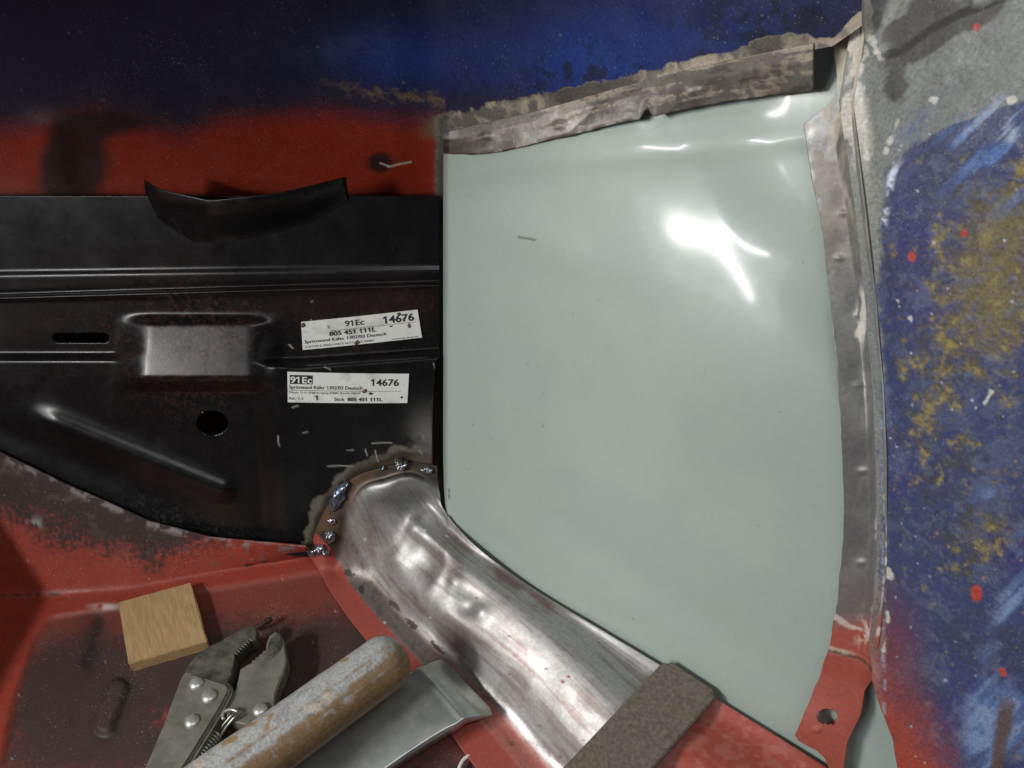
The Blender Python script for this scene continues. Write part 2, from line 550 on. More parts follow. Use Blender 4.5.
# scorched paint and bare steel round the weld
dw = seg_dist(U, V, (318, 545), (335, 500))[0]
for a_, b_ in (((335, 500), (362, 475)), ((362, 475), (400, 462)), ((400, 462), (440, 462))):
    dw = np.minimum(dw, seg_dist(U, V, a_, b_)[0])
rag = (fbm(P, 90, 4, 61) - .5) * 22
pa.add(sst(-dw + rag, -17, -14), lin(92, 84, 72), .5, .35)
pa.add(sst(-dw + rag, -17, -13) * sst(dw + rag, 9, 14) * .55, lin(124, 120, 108), .5, .3)
pa.add(sst(-dw + rag * .6, -12, -6), lin(70, 62, 56), .45, .6)
pa.add(sst(-dw + rag * .4, -7, -3) * sst(n1, .4, .6) * .6, lin(104, 80, 54), .6, .3)
pa.add(blob(U, V, 428, 436, 16, 22) * sst(n1 + .3 * n3, .5, .68), lin(120, 118, 114), .5, .5)
pa.add(sst(U + (n3 - .5) * 8, 431, 436) * sst(V, 395, 420) * sst(n3, .38, .55), lin(160, 160, 158), .5, .5)
for k in range(22):
    uu, vv = random.uniform(285, 438), random.uniform(300, 460); a_ = random.uniform(0, 3.14); l_ = random.uniform(1, 7)
    dd, _ = seg_dist(U, V, (uu, vv), (uu + l_ * math.cos(a_), vv + l_ * math.sin(a_)))
    pa.add(sst(-dd, -.95, -.3) * random.uniform(.25, .8), lin(170, 165, 158), .5)
for a_, b_ in (((328, 466), (352, 466)), ((375, 450), (378, 462)), ((372, 443), (392, 443)), ((278, 436), (279, 446))):
    dd, _ = seg_dist(U, V, a_, b_)
    pa.add(sst(-dd, -.9, -.2) * .7, lin(170, 165, 158), .5)
fw_h, fw_V = h.copy(), V.copy()
sheet = grid_obj('sheet', P, M_BLACK, fw, pa.c, pa.r, pa.m, keep=keep, thick=.0012)


def fw_surface(u, v, lift):
    """a point on the pressed sheet"""
    j = int(np.clip(round((u - us[0]) / 1.25), 0, len(us) - 1)); i = int(np.argmin(np.abs(fw_V[:, j] - v)))
    return WALL.hit(u, v, fw_h[i, j] + lift)


# duct scoop standing off the upper flange
nu_, nv_ = 90, 40
S = np.linspace(0, 1, nu_)
rimU = np.interp(S, [0, .08, .35, .65, 1], [144, 158, 210, 280, 346]); rimV = np.interp(S, [0, .08, .35, .65, 1], [180, 189, 200.5, 193, 177])
for _ in range(6):
    rimV[1:-1] = .5 * rimV[1:-1] + .25 * (rimV[:-2] + rimV[2:])
botU = np.interp(S, [0, .1, .3, .5, .75, 1], [145, 158, 195, 240, 310, 349]); botV = np.interp(S, [0, .1, .3, .5, .75, 1], [192, 222, 246, 243, 226, 204])
for _ in range(6):
    botV[1:-1] = .5 * botV[1:-1] + .25 * (botV[:-2] + botV[2:])
P = np.zeros((nv_, nu_, 3))
for i in range(nv_):
    s = i / (nv_ - 1)
    uu = rimU * (1 - s) + botU * s; vv = rimV * (1 - s) + botV * s
    prot = (.004 + .017 * np.sin(np.pi * S) ** .6) * (.5 + .5 * math.cos(math.pi * s)) ** .8 - .0004 * s
    P[i] = WALL.hit(uu, vv, prot)
n1 = fbm(P, 60, 4, 71)
pa = Paint((nv_, nu_), lin(17, 17, 18), .32)
pa.add(sst(n1, .55, .8) * .4, lin(60, 55, 50), .5)
grid_obj('scoop', P, M_BLACK, fw, pa.c, pa.r, pa.m, thick=.0009)

# ---- stickers
M_PAPER = simple_mat('sticker_paper', lin(172, 170, 160), lin(222, 222, 216), 70, .42, bump=.08, lo=.25, hi=.5)
M_INK = simple_mat('black_ink', (.012, .012, .014), (.03, .03, .03), 400, .5, bump=0)
M_INKW = simple_mat('white_print', lin(215, 215, 210), lin(226, 226, 222), 200, .5, bump=0)
M_DIRT = simple_mat('dried_dirt', lin(60, 44, 30), lin(120, 96, 66), 500, .9, bump=.6)


def sticker(corners, texts, bars, dirt):
    c = [fw_surface(u, v, .0009) for u, v in corners]          # tl tr br bl

    def loc(x, y, lift=0.0):
        p = c[0] * (1 - x) * (1 - y) + c[1] * x * (1 - y) + c[2] * x * y + c[3] * (1 - x) * y
        return p + WALL.n * (lift + .0007 * math.sin(math.pi * x))
    bm = bmesh.new()
    NX = 16
    top = [[bm.verts.new(loc(i / NX, j)) for i in range(NX + 1)] for j in (0, 1)]
    low = [[bm.verts.new(loc(i / NX, j, -.0005)) for i in range(NX + 1)] for j in (0, 1)]
    for i in range(NX):
        bm.faces.new((top[0][i], top[1][i], top[1][i + 1], top[0][i + 1]))
        bm.faces.new((low[0][i], low[0][i + 1], low[1][i + 1], low[1][i]))
        for j in (0, 1):
            bm.faces.new((top[j][i], top[j][i + 1], low[j][i + 1], low[j][i]))
    for i in (0, NX):
        bm.faces.new((top[0][i], top[1][i], low[1][i], low[0][i]))
    st = bm_obj('sticker', bm, M_PAPER, fw, smooth=False)
    for b_ in bars:
        x0, x1, y0, y1 = b_
        bm = bmesh.new(); n_ = 8
        r0 = [bm.verts.new(loc(x0 + (x1 - x0) * i / n_, y0, .00018)) for i in range(n_ + 1)]
        r1 = [bm.verts.new(loc(x0 + (x1 - x0) * i / n_, y1, .00018)) for i in range(n_ + 1)]
        for i in range(n_): bm.faces.new((r0[i], r1[i], r1[i + 1], r0[i + 1]))
        bm_obj('printed_bar', bm, M_INK, st, smooth=False)
    for (txt, x0, x1, ybase, cap, bold, white) in texts:
        cu = bpy.data.curves.new('text', 'FONT'); cu.body = txt; cu.size = 1.0; cu.offset = .022 * bold; cu.resolution_u = 3
        o = bpy.data.objects.new('text', cu); COL.objects.link(o)
        me = bpy.data.meshes.new_from_object(o.evaluated_get(bpy.context.evaluated_depsgraph_get()))
        bpy.data.objects.remove(o)
        co = np.zeros(len(me.vertices) * 3); me.vertices.foreach_get('co', co); co = co.reshape(-1, 3)
        if any(ch_.isdigit() for ch_ in txt) and len(txt) < 13:
            bmx = bmesh.new(); bmx.from_mesh(me); bmx.verts.ensure_lookup_table()
            seen = set()
            for v0 in list(bmx.verts):
                if v0 in seen: continue
                isl = [v0]; seen.add(v0)
                for vv_ in isl:
                    for e_ in vv_.link_edges:
                        o_ = e_.other_vert(vv_)
                        if o_ not in seen: seen.add(o_); isl.append(o_)
                xa, xb = min(q.co.x for q in isl), max(q.co.x for q in isl); ya, yb = min(q.co.y for q in isl), max(q.co.y for q in isl)
                if xb - xa < .2 and yb - ya > .5:
                    w_1 = xb - xa
                    bmx.faces.new([bmx.verts.new(q) for q in ((xa + .01, yb, 0), (xa - .15, yb - .13, 0), (xa - .15, yb - .13 - w_1 * .9, 0), (xa + .01, yb - w_1 * 1.1, 0))])
            bmx.to_mesh(me); bmx.free()
            co = np.zeros(len(me.vertices) * 3); me.vertices.foreach_get('co', co); co = co.reshape(-1, 3)
        w0, w1 = co[:, 0].min(), co[:, 0].max()
        for i, q in enumerate(co):
            x = x0 + (q[0] - w0) / (w1 - w0) * (x1 - x0); y = ybase - q[1] / .69 * cap
            me.vertices[i].co = loc(x, y, .00036)
        me.update()
        link('lettering', me, M_INKW if white else M_INK, st, smooth=False)
    for (x, y, r) in dirt:
        bm = bmesh.new()
        n_ = 9; cc = bm.verts.new(loc(x, y, .0009))
        ring = [bm.verts.new(loc(x + r * random.uniform(.5, 1.2) * math.cos(a) * .3, y + r * random.uniform(.5, 1.2) * math.sin(a), .0002)) for a in np.linspace(0, 2 * math.pi, n_, endpoint=False)]
        for i in range(n_): bm.faces.new((cc, ring[i], ring[(i + 1) % n_]))
        bm_obj('dirt_fleck', bm, M_DIRT, st)
    return st


s1 = sticker([(301, 322), (417.5, 309.7), (422, 337.5), (302.7, 350)],
        [('91Ec', .375, .54, .30, .19, .6, 0), ('14676', .70, .96, .35, .25, 1, 0), ('805 451 111L', .235, .63, .585, .15, 1, 0),
         ('Spritzwand Käfer 1302/03 Deutsch', .02, .71, .765, .11, .2, 0), ('CUSTOM & SPEED PARTS AUTOTEILE GMBH', .02, .60, .93, .065, 0, 0),
         ('www.csp-shop.de', .75, .97, .955, .05, 0, 0), ('91Ec', .225, .245, .32, .12, 0, 0)],
        [(.25, .97, .405, .417)], [(.46, .93, .09), (.84, .07, .07), (.875, .28, .06), (.91, .52, .08), (.76, .47, .05), (.02, .12, .09)])
s1['label'] = 'tilted upper sticker with blank square at its left'
s2 = sticker([(287.3, 371.9), (409, 373.9), (407.3, 403), (287.8, 402.3)],
        [('91Ec', .025, .205, .345, .20, 1, 1), ('14676', .69, .92, .40, .22, .7, 0), ('Spritzwand Käfer 1302/03 Deutsch', .012, .62, .535, .11, .2, 0),
         ('Datum 13.11.2020 Vorgang: 83887 Kunde: 10014', .012, .60, .685, .06, 0, 0), ('Pal.: 1.1', .012, .125, .90, .08, 0, 0),
         ('1', .228, .252, .90, .15, 1, 0), ('Stck', .39, .475, .92, .11, .2, 0), ('805 451 111L', .50, .79, .92, .11, 1, 0)],
        [(.02, .21, .09, .385), (.0, .94, .585, .597)], [(.645, .58, .09), (.69, .66, .07), (.95, .8, .04)])
s2['label'] = 'lower level sticker with a black code box'

# ================================================================== COWL (blue turning red)
cw = thing('cowl_panel', 'dark blue and red painted cowl panel above the black firewall', 'panel', tuple(OVER.hit(300, 60)))
us = np.arange(-100, 862, 1.4)
topcut = [(444, 138), (510, 122), (598, 101), (664, 84), (708, 72), (743, 64), (787, 55), (812, 50), (833, 46), (870, 20)]
cut = poly(us, [(-100, 132), (440, 132), (446, 138)] + topcut[1:])
US = us
for part, ny in (('skin', 200), ('lower_wall', 150)):
  if part == 'skin':
    us = US; V = np.linspace(0, 1, ny)[:, None] * (cut + 70) - 70
  else:
    us = US[US < 445]; c_ = cut[US < 445]; sv = np.linspace(0, 1, ny)[:, None]
    V = np.where(sv < .6, c_ + (205 - c_) * sv / .6, 205 + (600 - 205) * (sv - .6) / .4)
  U = np.tile(us, (ny, 1))
  tw = WALL.depth(U, V, -.042)
  OVL = Plane.three(at_t(443, 125, .50), at_t(443, 0, .44), at_t(40, 125, .525))
  Vc = np.minimum(V, 220)
  wl = sst(U, 390, 500)
  to = np.where(V < 220, OVER.depth(U, Vc) * wl + OVL.depth(U, Vc) * (1 - wl), 5.0)
  to = np.where(to < 0, 5.0, to)
  k = .018
  hh = np.clip(.5 + .5 * (tw - to) / k, 0, 1)
  T = tw * (1 - hh) + to * hh - k * hh * (1 - hh)
  T = np.where(U > 446, to, T)
  P = CAM + T[..., None] * rays(U, V)
  h = .003 * (fbm(P, 10, 2, 81) - .5) + .0012 * (fbm(P, 45, 3, 82) - .5)
  h += .004 * np.exp(-((U - 50 - (V - 150) * .2) / 22) ** 2) * sst(V, 100, 130)
  P = CAM + (T - h)[..., None] * rays(U, V)
  n1 = fbm(P, 22, 5, 91); n2 = fbm(P, 8, 3, 92); n3 = fbm(P, 150, 4, 93); n4 = fbm(P, 600, 2, 94)
  pa = Paint(U.shape, lin(33, 33, 60), .5)
  pa.add(sst(n1 + .3 * (n2 - .5), .45, .65) * .6, lin(22, 22, 46), .55)
  pa.add((blob(U, V, 590, 60, 190, 60, -.15) + blob(U, V, 400, 55, 60, 28)) * (.4 + .8 * n1), lin(36, 58, 122), .4)
  pa.add(blob(U, V, 345, 48, 50, 14, -.1) * sst(n1 + .4 * (n3 - .5), .42, .7) * .45, lin(66, 88, 132), .4)
  pa.add(sst(n3, .52, .66) * blob(U, V, 640, 60, 160, 26, -.15) * .85, lin(22, 24, 34), .6)
  pa.add(sst(n3, .40, .56) * blob(U, V, 780, 20, 90, 32) * .9, lin(18, 22, 38), .6)
  redline = poly(U, [(-100, 135), (0, 130), (60, 122), (95, 112), (150, 122), (180, 132), (230, 118), (300, 105), (360, 108), (446, 118)]) + (n1 - .5) * 26 + (n4 - .5) * 14
  redm = sst(V - redline, -14, 22)
  pa.add(sst(V - redline, -45, 0) * (1 - redm) * .6, lin(52, 40, 36), .55)
  pa.add(redm * (U < 446), lin(136, 42, 22), .5)
  dk = blob(U, V, 70, 170, 36, 60, .1) * 1.1 + blob(U, V, 380, 163, 16, 12) * .9 + blob(U, V, 120, 122, 50, 14) * .6 + blob(U, V, 440, 150, 18, 30) * .3
  pa.add(sst(dk + (n1 - .5) * .5, .25, .7) * .92, lin(34, 24, 24), .6)
  pa.add(np.exp(-((V - 197) / 4) ** 2) * .8 * sst(n1, .3, .6), lin(24, 18, 18))
  pa.add(np.exp(-((V - redline + 20 - (U - 380) * .05) / 5) ** 2) * sst(U, 300, 380) * (U < 446) * sst(n3, .35, .6) * .8, lin(120, 100, 76), .8)
  pa.add(blob(U, V, 436, 128, 14, 12) * sst(n3, .35, .5), lin(110, 92, 70), .9)
  for a_, b_ in (((380, 163), (388, 166)), ((388, 167), (400, 164)), ((400, 164), (411, 162))):
      dd, _ = seg_dist(U, V, a_, b_); pa.add(sst(-dd, -1.3, -.4) * .9, lin(190, 180, 165))
  for kk in range(36):
      uu, vv = random.uniform(20, 820), random.uniform(0, 120)
      pa.add(sst(-np.hypot(U - uu, V - vv) + (n4 - .5) * 3, -random.uniform(.9, 1.8), -.3) * random.uniform(.2, .7), lin(130, 118, 100))
  LIPX = [-.6, -.5, -.42, -.3, -.05, .3]; LIPY = [.05, .10, .16, .24, .32, .36]
  # bare strip next to the fold
  bare = sst(V - poly(U, [(433, 119), (510, 99), (598, 83.5), (664, 66), (708, 57), (743, 46), (787, 33), (833, 40), (860, 10)]) + (n3 - .5) * 14, -1.5, 1.5) * (U > 430) * sst(U, 432, 442)
  pa.add(bare, lin(112, 108, 102), .6, .2)
  pa.add(bare * sst(n3 + .2 * n1 + .12 * sst(U, 640, 760), .52, .7), lin(164, 152, 134), .65, 0)
  pa.add(bare * sst(n1 + .3 * n3, .55, .75), lin(104, 100, 94), .45, .5)
  if part == 'skin':
    # unseen dash lip added above the frame, shaped to shade cowl and upper firewall
    tip = P[0]
    nlip = 24
    lip = np.zeros((nlip,) + tip.shape)
    wx = np.where(tip[:, 0] < 0, tip[:, 0] * 2.4, tip[:, 0])
    tgt = np.stack([wx, np.interp(wx, LIPX, LIPY), np.interp(wx, [-.6, .3], [.475, .455])], -1)
    for i in range(nlip):
        s = (nlip - i) / nlip
        q = tip * (1 - s) + tgt * s; q[:, 2] += .03 * math.sin(math.pi * s)
        lip[i] = q
    P = np.concatenate([lip, P])
    ext = lambda A: np.concatenate([np.repeat(A[:1], nlip, 0), A])
    pa.c, pa.r, pa.m = ext(pa.c), ext(pa.r), ext(pa.m)
  cs = grid_obj(part, P, M_OLD, cw, pa.c, pa.r, pa.m)

# turned flange hanging from it
us = np.arange(443, 813.1, .9)
up_ = poly(us, [(443, 132), (532, 112), (611, 90), (685, 71), (751, 56), (817, 43)])
lo_ = poly(us, [(443, 154), (470, 154.5), (497, 152), (567, 136), (620, 123), (639, 119.5), (641, 116), (644, 110), (650, 106), (653, 110), (656, 115.5), (707, 105.5), (765, 96.7), (812, 92)])
lo_ = lo_ + (fbm(np.stack([us * .1, us * 0, us * 0], -1), 1, 3, 5) - .5) * 1.6
ny = 44
S = np.linspace(0, 1, ny)[:, None]
U = np.tile(us, (ny, 1)); V = up_ * (1 - S) + lo_ * S
foldm = sst(S, .30, .42) * np.ones_like(U)
to = OVER.depth(U, V)
t_fold = OVER.depth(us, up_ + .35 * (lo_ - up_))
tg = green_depth(U, V, .0035)
T = to - .0015
T = np.where(S > .36, t_fold * (1 - (S - .36) / .64 * .75) + tg * ((S - .36) / .64 * .75) - .0015, T)
T = np.minimum(T, tg)
for _ in range(3): T[1:-1] = .5 * T[1:-1] + .25 * (T[:-2] + T[2:])
P = CAM + T[..., None] * rays(U, V)
h = .0012 * (fbm(P, 40, 2, 101) - .5) + .0003 * (fbm(P, 200, 3, 102) - .5)
h += .0022 * np.exp(-((U - 652) / 12) ** 2) * S
for c_ in (690, 700, 560, 487): h += .0014 * blob(U, V, c_, float(poly(c_, [(443, 142), (567, 124), (650, 100), (700, 90), (812, 74)])), 6, 4)
P = P + gridnormals(P) * h[..., None]
n1 = fbm(P, 60, 4, 111); n3 = fbm(P, 260, 4, 112); nx_ = fbm(P * np.array([1, 1, 3]), 90, 4, 113)
pa = Paint(U.shape, lin(130, 126, 121), .48, .5)
pa.add(sst(n1, .44, .68) * .6, lin(84, 78, 74), .5, .6)
pa.add(sst(-S, -.34, -.28) * sst(n1, .35, .5) * .8, lin(112, 108, 100), .6, .3)
ang_ = np.stack([(U + .25 * V) * .022, S * 7 + U * 0, U * 0], -1)
fs = fbm(ang_, 1.0, 5, 114); ff_ = fbm(P, 420, 4, 115)
pa.add(sst(fs + .5 * (ff_ - .5) + .05 * sst(U, 600, 740), .53, .68) * .75, lin(172, 160, 142), .7, 0)
pa.add(sst(fbm(ang_ * np.array([1.6, 1, 1]), 1.0, 5, 116) + .4 * (ff_ - .5), .56, .70) * .6, lin(70, 64, 60), .5, .4)
pa.add(sst(U, 720, 800) * sst(n1 + .5 * (ff_ - .5) + .3 * (fs - .5), .48, .66) * .7, lin(168, 152, 132), .75, 0)
pa.add(sst(-U, -500, -455) * sst(S, .3, .45) * .85, lin(52, 42, 38), .55, .4)
pa.add(sst(S, .86, 1.0) * sst(n3, .3, .6) * .8, lin(62, 40, 30), .8, .1)
fl = grid_obj('flange', P, M_STEEL, cw, pa.c, pa.r, pa.m, thick=.0012)
fl['label'] = 'bare steel turned edge with a small notch and old filler'

# ================================================================== GREEN QUARTER PANEL
us = np.arange(443, 960, 2.0); vs_ = np.arange(20, 860, 2.0)
us = np.concatenate([np.linspace(443, 449, 10), np.arange(451, 960, 2.0)])
U, V = np.meshgrid(us, vs_)
vt_ = poly(us, [(443, 140), (497, 138), (567, 120), (650, 92), (707, 88), (765, 78), (806, 72), (812, 40), (960, 0)])
V = vt_[None] + (V - 20) / 838 * (858 - vt_[None])
P = green_hit(U, V, 0.0006 * (fbm(GREEN.hit(U, V), 10, 2, 121) - .5))
pa = Paint(U.shape, lin(158, 171, 163), .46)
n1 = fbm(P, 25, 4, 131)
pa.add(sst(n1, .45, .75) * .3, lin(170, 180, 170), .48)
pa.add(sst(fbm(P, 12, 4, 132), .5, .7) * .25, lin(154, 166, 160), .5)
for a_, b_ in (((449, 489), (449.5, 492)), ((449, 495), (449.5, 497.5)), ((519, 237), (536, 240))):
    dd, _ = seg_dist(U, V, a_, b_); pa.add(sst(-dd, -1.6, -.5) * .7, lin(60, 60, 50))
for kk in range(34):
    uu, vv = random.uniform(455, 830), random.uniform(160, 720)
    pa.add(sst(-np.hypot(U - uu, V - vv), -random.uniform(1.6, 2.4), -.4) * random.uniform(.2, .55), lin(96, 104, 96))
qp = grid_obj('quarter_panel', P, M_GREEN, None, pa.c, pa.r, pa.m, thick=.001)
tag(qp, 'large smooth pale grey-green primed quarter panel behind the bare sill', 'panel')

# ================================================================== PILLAR
pl = thing('door_pillar', 'door pillar with worn blue, ochre, grey and red paint', 'pillar', tuple(PILL.hit(900, 700)))
edgeL = [(-60, 842), (10, 858), (40, 856), (102, 846), (211, 862), (300, 872), (346, 876), (390, 880), (462, 883), (560, 884), (617, 879), (649, 875), (678, 871.5), (688, 874), (704, 879), (720, 885.5), (740, 893.5), (753, 895), (768, 898), (800, 906), (860, 915)]
vs_ = np.arange(-60, 840, 1.1)
eL = poly(vs_, edgeL) - 7 * (1 - sst(vs_, 640, 676))
nx = 170
S = np.linspace(0, 1, nx) ** 1.05
U = eL[:, None] * (1 - S) + 1085 * S
V = np.tile(vs_[:, None], (1, nx))
P = PILL.hit(U, V)
bl = U - eL[:, None]
h = 0.0 * U
h += -.005 * (1 - sst(V - poly(U, [(835, 72), (870, 58), (900, 52), (930, 30), (960, 14), (1024, -10), (1085, -20)]), -5, 5))
h += .0022 * (fbm(P, 16, 2, 141) - .5) + .0006 * (fbm(P, 120, 3, 142) - .5)
wE = np.exp(-(np.clip(bl - 9, 0, None) / 16) ** 2) * (1 - sst(V, 655, 685))
T = (green_depth(U, V) - .0155) * wE + PILL.depth(U, V, h) * (1 - wE)
P = CAM + T[..., None] * rays(U, V)
n1 = fbm(P, 24, 5, 151); n2 = fbm(P, 9, 3, 152); n3 = fbm(P, 120, 4, 153); n4 = fbm(P, 420, 3, 154)
ns = fbm(P @ np.array([[1, 0, 0], [0, 1, 0], [0, 0, .25]]), 140, 4, 155)
dg = np.stack([(U + V) * .06, (U - V) * .008, U * 0], -1)
nd1 = fbm(dg, 1.0, 4, 156)
pa = Paint(U.shape, lin(122, 125, 122), .45)
pa.add(sst(n1, .45, .7) * .5, lin(140, 140, 132), .5)
pa.add(sst(ns, .55, .7) * .4, lin(96, 98, 98), .45)
blueedge = poly(V, [(80, 1090), (100, 1024), (125, 945), (150, 905), (175, 890), (220, 882), (300, 880), (560, 884), (700, 884), (860, 890)])
bm_ = sst(U - blueedge + (n3 - .5) * 18 + (n1 - .5) * 30 * (V < 180) + (n4 - .5) * 10, -5, 6)
pa.add(bm_, lin(62, 70, 106), .45)
pa.add(bm_ * sst(n1, .46, .60) * .7, lin(62, 60, 108), .45)
pa.add(bm_ * sst(fbm(P, 60, 4, 157), .46, .62) * .5, lin(66, 68, 84), .5)
pa.add(bm_ * sst(n3 + .2 * n1, .6, .72) * .6, lin(84, 92, 120), .5)
# brown and plum wash low on the left
pa.add(bm_ * sst(-(U - 885) - 55 + (n1 - .5) * 60 + (V - 440) * .28, -45, 40) * sst(V, 400, 520) * .85, lin(86, 58, 66), .5)
# ochre patches
oc = blob(U, V, 995, 300, 55, 130, .15) * 1.05 + blob(U, V, 925, 400, 26, 70) * .55 + blob(U, V, 1010, 210, 40, 40) * .5 + blob(U, V, 960, 560, 26, 50) * .45 + blob(U, V, 1005, 520, 40, 30) * .35
gn = fbm(P, 210, 5, 161); g2 = fbm(P, 520, 4, 162); gm = .6 * gn + .4 * g2
ocm = sst(oc * .55 + (n1 - .5) * .5 + (gm - .5) * 1.5, .14, .62)
pa.add(bm_ * ocm * .85, lin(116, 104, 62), .55)
pa.add(bm_ * ocm * sst(g2, .52, .72) * .6, lin(78, 72, 58), .6)
pa.add(bm_ * ocm * sst(gn, .55, .72) * .6, lin(152, 136, 80), .6)
ysp = blob(U, V, 935, 390, 36, 100) + blob(U, V, 965, 540, 40, 80) * .9 + blob(U, V, 960, 200, 46, 40) * .8
pa.add(bm_ * sst(ysp * .30 + (gm - .5) * 1.7, .34, .60) * .75, lin(140, 128, 84), .6)
pa.add(bm_ * sst(ysp * .35 + (fbm(P, 260, 4, 163) - .5) * 1.5, .28, .60) * .6, lin(76, 72, 62), .6)
pa.add(bm_ * sst(fbm(P, 330, 4, 164), .56, .76) * .45, lin(100, 106, 128), .5)
# pale blue scuffs
pa.add(sst(nd1, .50, .66) * (blob(U, V, 1000, 160, 44, 46, -.5) + blob(U, V, 935, 150, 34, 26, -.5)) * 1.1, lin(78, 108, 164), .4)
pa.add(sst(nd1 + .4 * (n3 - .5), .58, .74) * blob(U, V, 1000, 130, 40, 30, -.5) * .8, lin(176, 190, 206), .4)
sc = sst(U - poly(V, [(480, 1040), (560, 1012), (640, 985), (700, 970), (768, 955), (860, 930)]) + (n1 - .5) * 34, -10, 14) * sst(V, 500, 560)
pa.add(sc * sst(nd1 + .3 * (n1 - .5) + .4 * (n3 - .5), .36, .64) * .8, lin(86, 108, 152), .45)
pa.add(sc * sst(nd1 + .5 * (n3 - .5), .54, .74) * .6, lin(136, 154, 186), .45)
pa.add(sst(-np.abs(U - poly(V, [(700, 1008), (768, 996), (860, 980)])) + (n1 - .5) * 14, -9, -3) * sst(V, 690, 712) * .9, lin(92, 72, 66), .55)
pa.add(blob(U, V, 990, 495, 12, 7, .5) * sst(nd1 + .6 * (n3 - .5), .46, .66) * .8, lin(96, 118, 160))
# red below
rm = sst(V - 678 - (U - 880) * 1.2 + (n1 - .5) * 90 + (n4 - .5) * 40, -60, 60)
pa.add(rm * (1 - sc * .7), lin(156, 70, 54), .55)
pa.add(sst(V, 560, 660) * sst(-(U - 885), -60, 0) * (1 - rm) * .55, lin(128, 66, 60), .5)
# chips of white filler at the blue edge and on the grey
pa.add(sst(-np.abs(U - blueedge - 2), -6, -1) * sst(n3, .45, .55) * sst(-np.abs(V - 195), -40, -20), lin(206, 214, 228), .5)
pa.add(sst(-np.abs(U - blueedge) + (n3 - .5) * 6, -3, -.5) * sst(n4 * .5 + n1 * .5, .48, .62) * sst(V, 380, 420) * .6, lin(160, 166, 184), .5)
wh = sst(ns + .14 * sst(-np.abs(bl - 14), -16, 0), .60, .66) * sst(-bl, -34, -20) * sst(-V, -200, -120)
pa.add(wh * .95, lin(196, 190, 178), .6)
for a_, b_, w in (((898, 120), (890, 142), 2.2), ((887, 150), (886, 152), 1.4), ((872, 40), (880, 58), 4), ((864, 110), (866, 158), 2.2), ((858, 86), (862, 112), 3.5), ((932, 100), (934, 100), 2.5), ((1011, 100), (1013, 100), 3.5), ((985, 402), (992, 392), 1.8), ((917, 190), (918, 191), 2.2), ((911, 318), (913, 324), 1.6), ((898, 300), (900, 306), 1.4), ((889, 571), (891, 574), 3), ((885, 640), (884, 650), 2), ((888, 612), (888, 622), 1.5)):
    dd, _ = seg_dist(U, V, a_, b_)
    pa.add(sst(-dd + (n3 - .5) * 9 + (n4 - .5) * 5, -w - 1, -w + 1) * .85, lin(200, 198, 190), .6)
for kk in range(150):
    uu, vv = random.uniform(890, 1024), random.uniform(120, 768)
    pa.add(sst(-np.hypot(U - uu, V - vv) + (n4 - .5) * 3, -random.uniform(.9, 2.2), -.3) * random.uniform(.3, .9), random.choice([lin(176, 184, 196), lin(150, 130, 70), lin(60, 60, 70)]))
# dark stains on the grey
st_ = blob(U, V, 897, 88, 17, 26, .1) + blob(U, V, 965, 22, 60, 14, -.35) * 1.1 + blob(U, V, 905, 30, 26, 12) * .8 + blob(U, V, 935, 5, 30, 12) * .7 + blob(U, V, 920, 52, 30, 10, -.4) * .7
pa.add(sst(st_ * .8 + (n1 - .5) * .7 + (nd1 - .5) * 1.1 + (n3 - .5) * .4, .30, .62) * .88, lin(64, 60, 60), .5)
pa.add(sst(st_ * .6 + (nd1 - .5) * 1.0, .34, .46) * .5 * (1 - bm_), lin(80, 78, 78), .5)
for uu, vv, r_ in ((912, 256, 4), (964, 234, 3.6), (977, 594, 6.5), (977, 28, 3.6), (1003, 672, 3.2)):
    pa.add(sst(-np.hypot(U - uu, (V - vv) * .8) + (n4 - .5) * 5 + (n3 - .5) * 3, -r_ - .8, -r_ + 1) * .9, lin(178, 66, 54), .45)
P = P + PILL.n * (.00035 * bm_ - .0003 * ocm * bm_ + .0002 * wh)[..., None]
face = grid_obj('face', P, M_OLD, pl, pa.c, pa.r, pa.m, thick=.0012)

# flange with torn red tab
eLf = [(-60, 832), (23, 837), (43, 833), (78, 837), (97, 834), (102, 830), (113, 818), (122, 806), (126, 803.5), (130, 804), (176, 811), (234, 823), (300, 829), (346, 835), (411, 840), (499, 844.5), (539, 843), (601, 837), (649, 829), (681, 817.5), (727, 798), (735, 795), (741, 799), (747, 809), (751, 817), (759, 825.6), (768, 829), (800, 836), (850, 844)]
eRf = [(-60, 850), (10, 862), (40, 862), (102, 852), (211, 866), (300, 876), (346, 880), (390, 884), (462, 887), (560, 887), (617, 882), (649, 878), (676, 874), (680, 871.5), (691, 864.5), (714, 861), (743, 847), (768, 843.5), (800, 846), (850, 852)]
vs_ = np.concatenate([np.arange(-60, 96, 1.2), np.arange(96, 132, .5), np.arange(132, 700, 1.2), np.arange(700, 770, .5), np.arange(770, 840, 1.2)])
a = poly(vs_, eLf); b = poly(vs_, eRf)
a = a + (fbm(np.stack([vs_ * .08, vs_ * 0, vs_ * 0], -1), 1, 3, 9) - .5) * 2.0
nx = 62
S = np.linspace(0, 1, nx)
U = a[:, None] * (1 - S) + b[:, None] * S
V = np.tile(vs_[:, None], (1, nx))
U, V, keep = snap_hole(U, V, 827, 717, 10.2, 8.3, .8)
offs = .005 + .010 * sst(S, .55, 1.0)[None, :] * np.ones_like(U)
offs = np.where(V > 640, .006 + (offs - .006) * (1 - sst(V, 640, 690)) + .006 * sst(V, 655, 735), offs)
P = GREEN.hit(U, V, 0) + GREEN.n * 0
P = CAM + (green_depth(U, V) - offs * 1.1)[..., None] * rays(U, V)
h = .0014 * (fbm(P, 30, 2, 161) - .5) + .0002 * (fbm(P, 200, 3, 162) - .5)
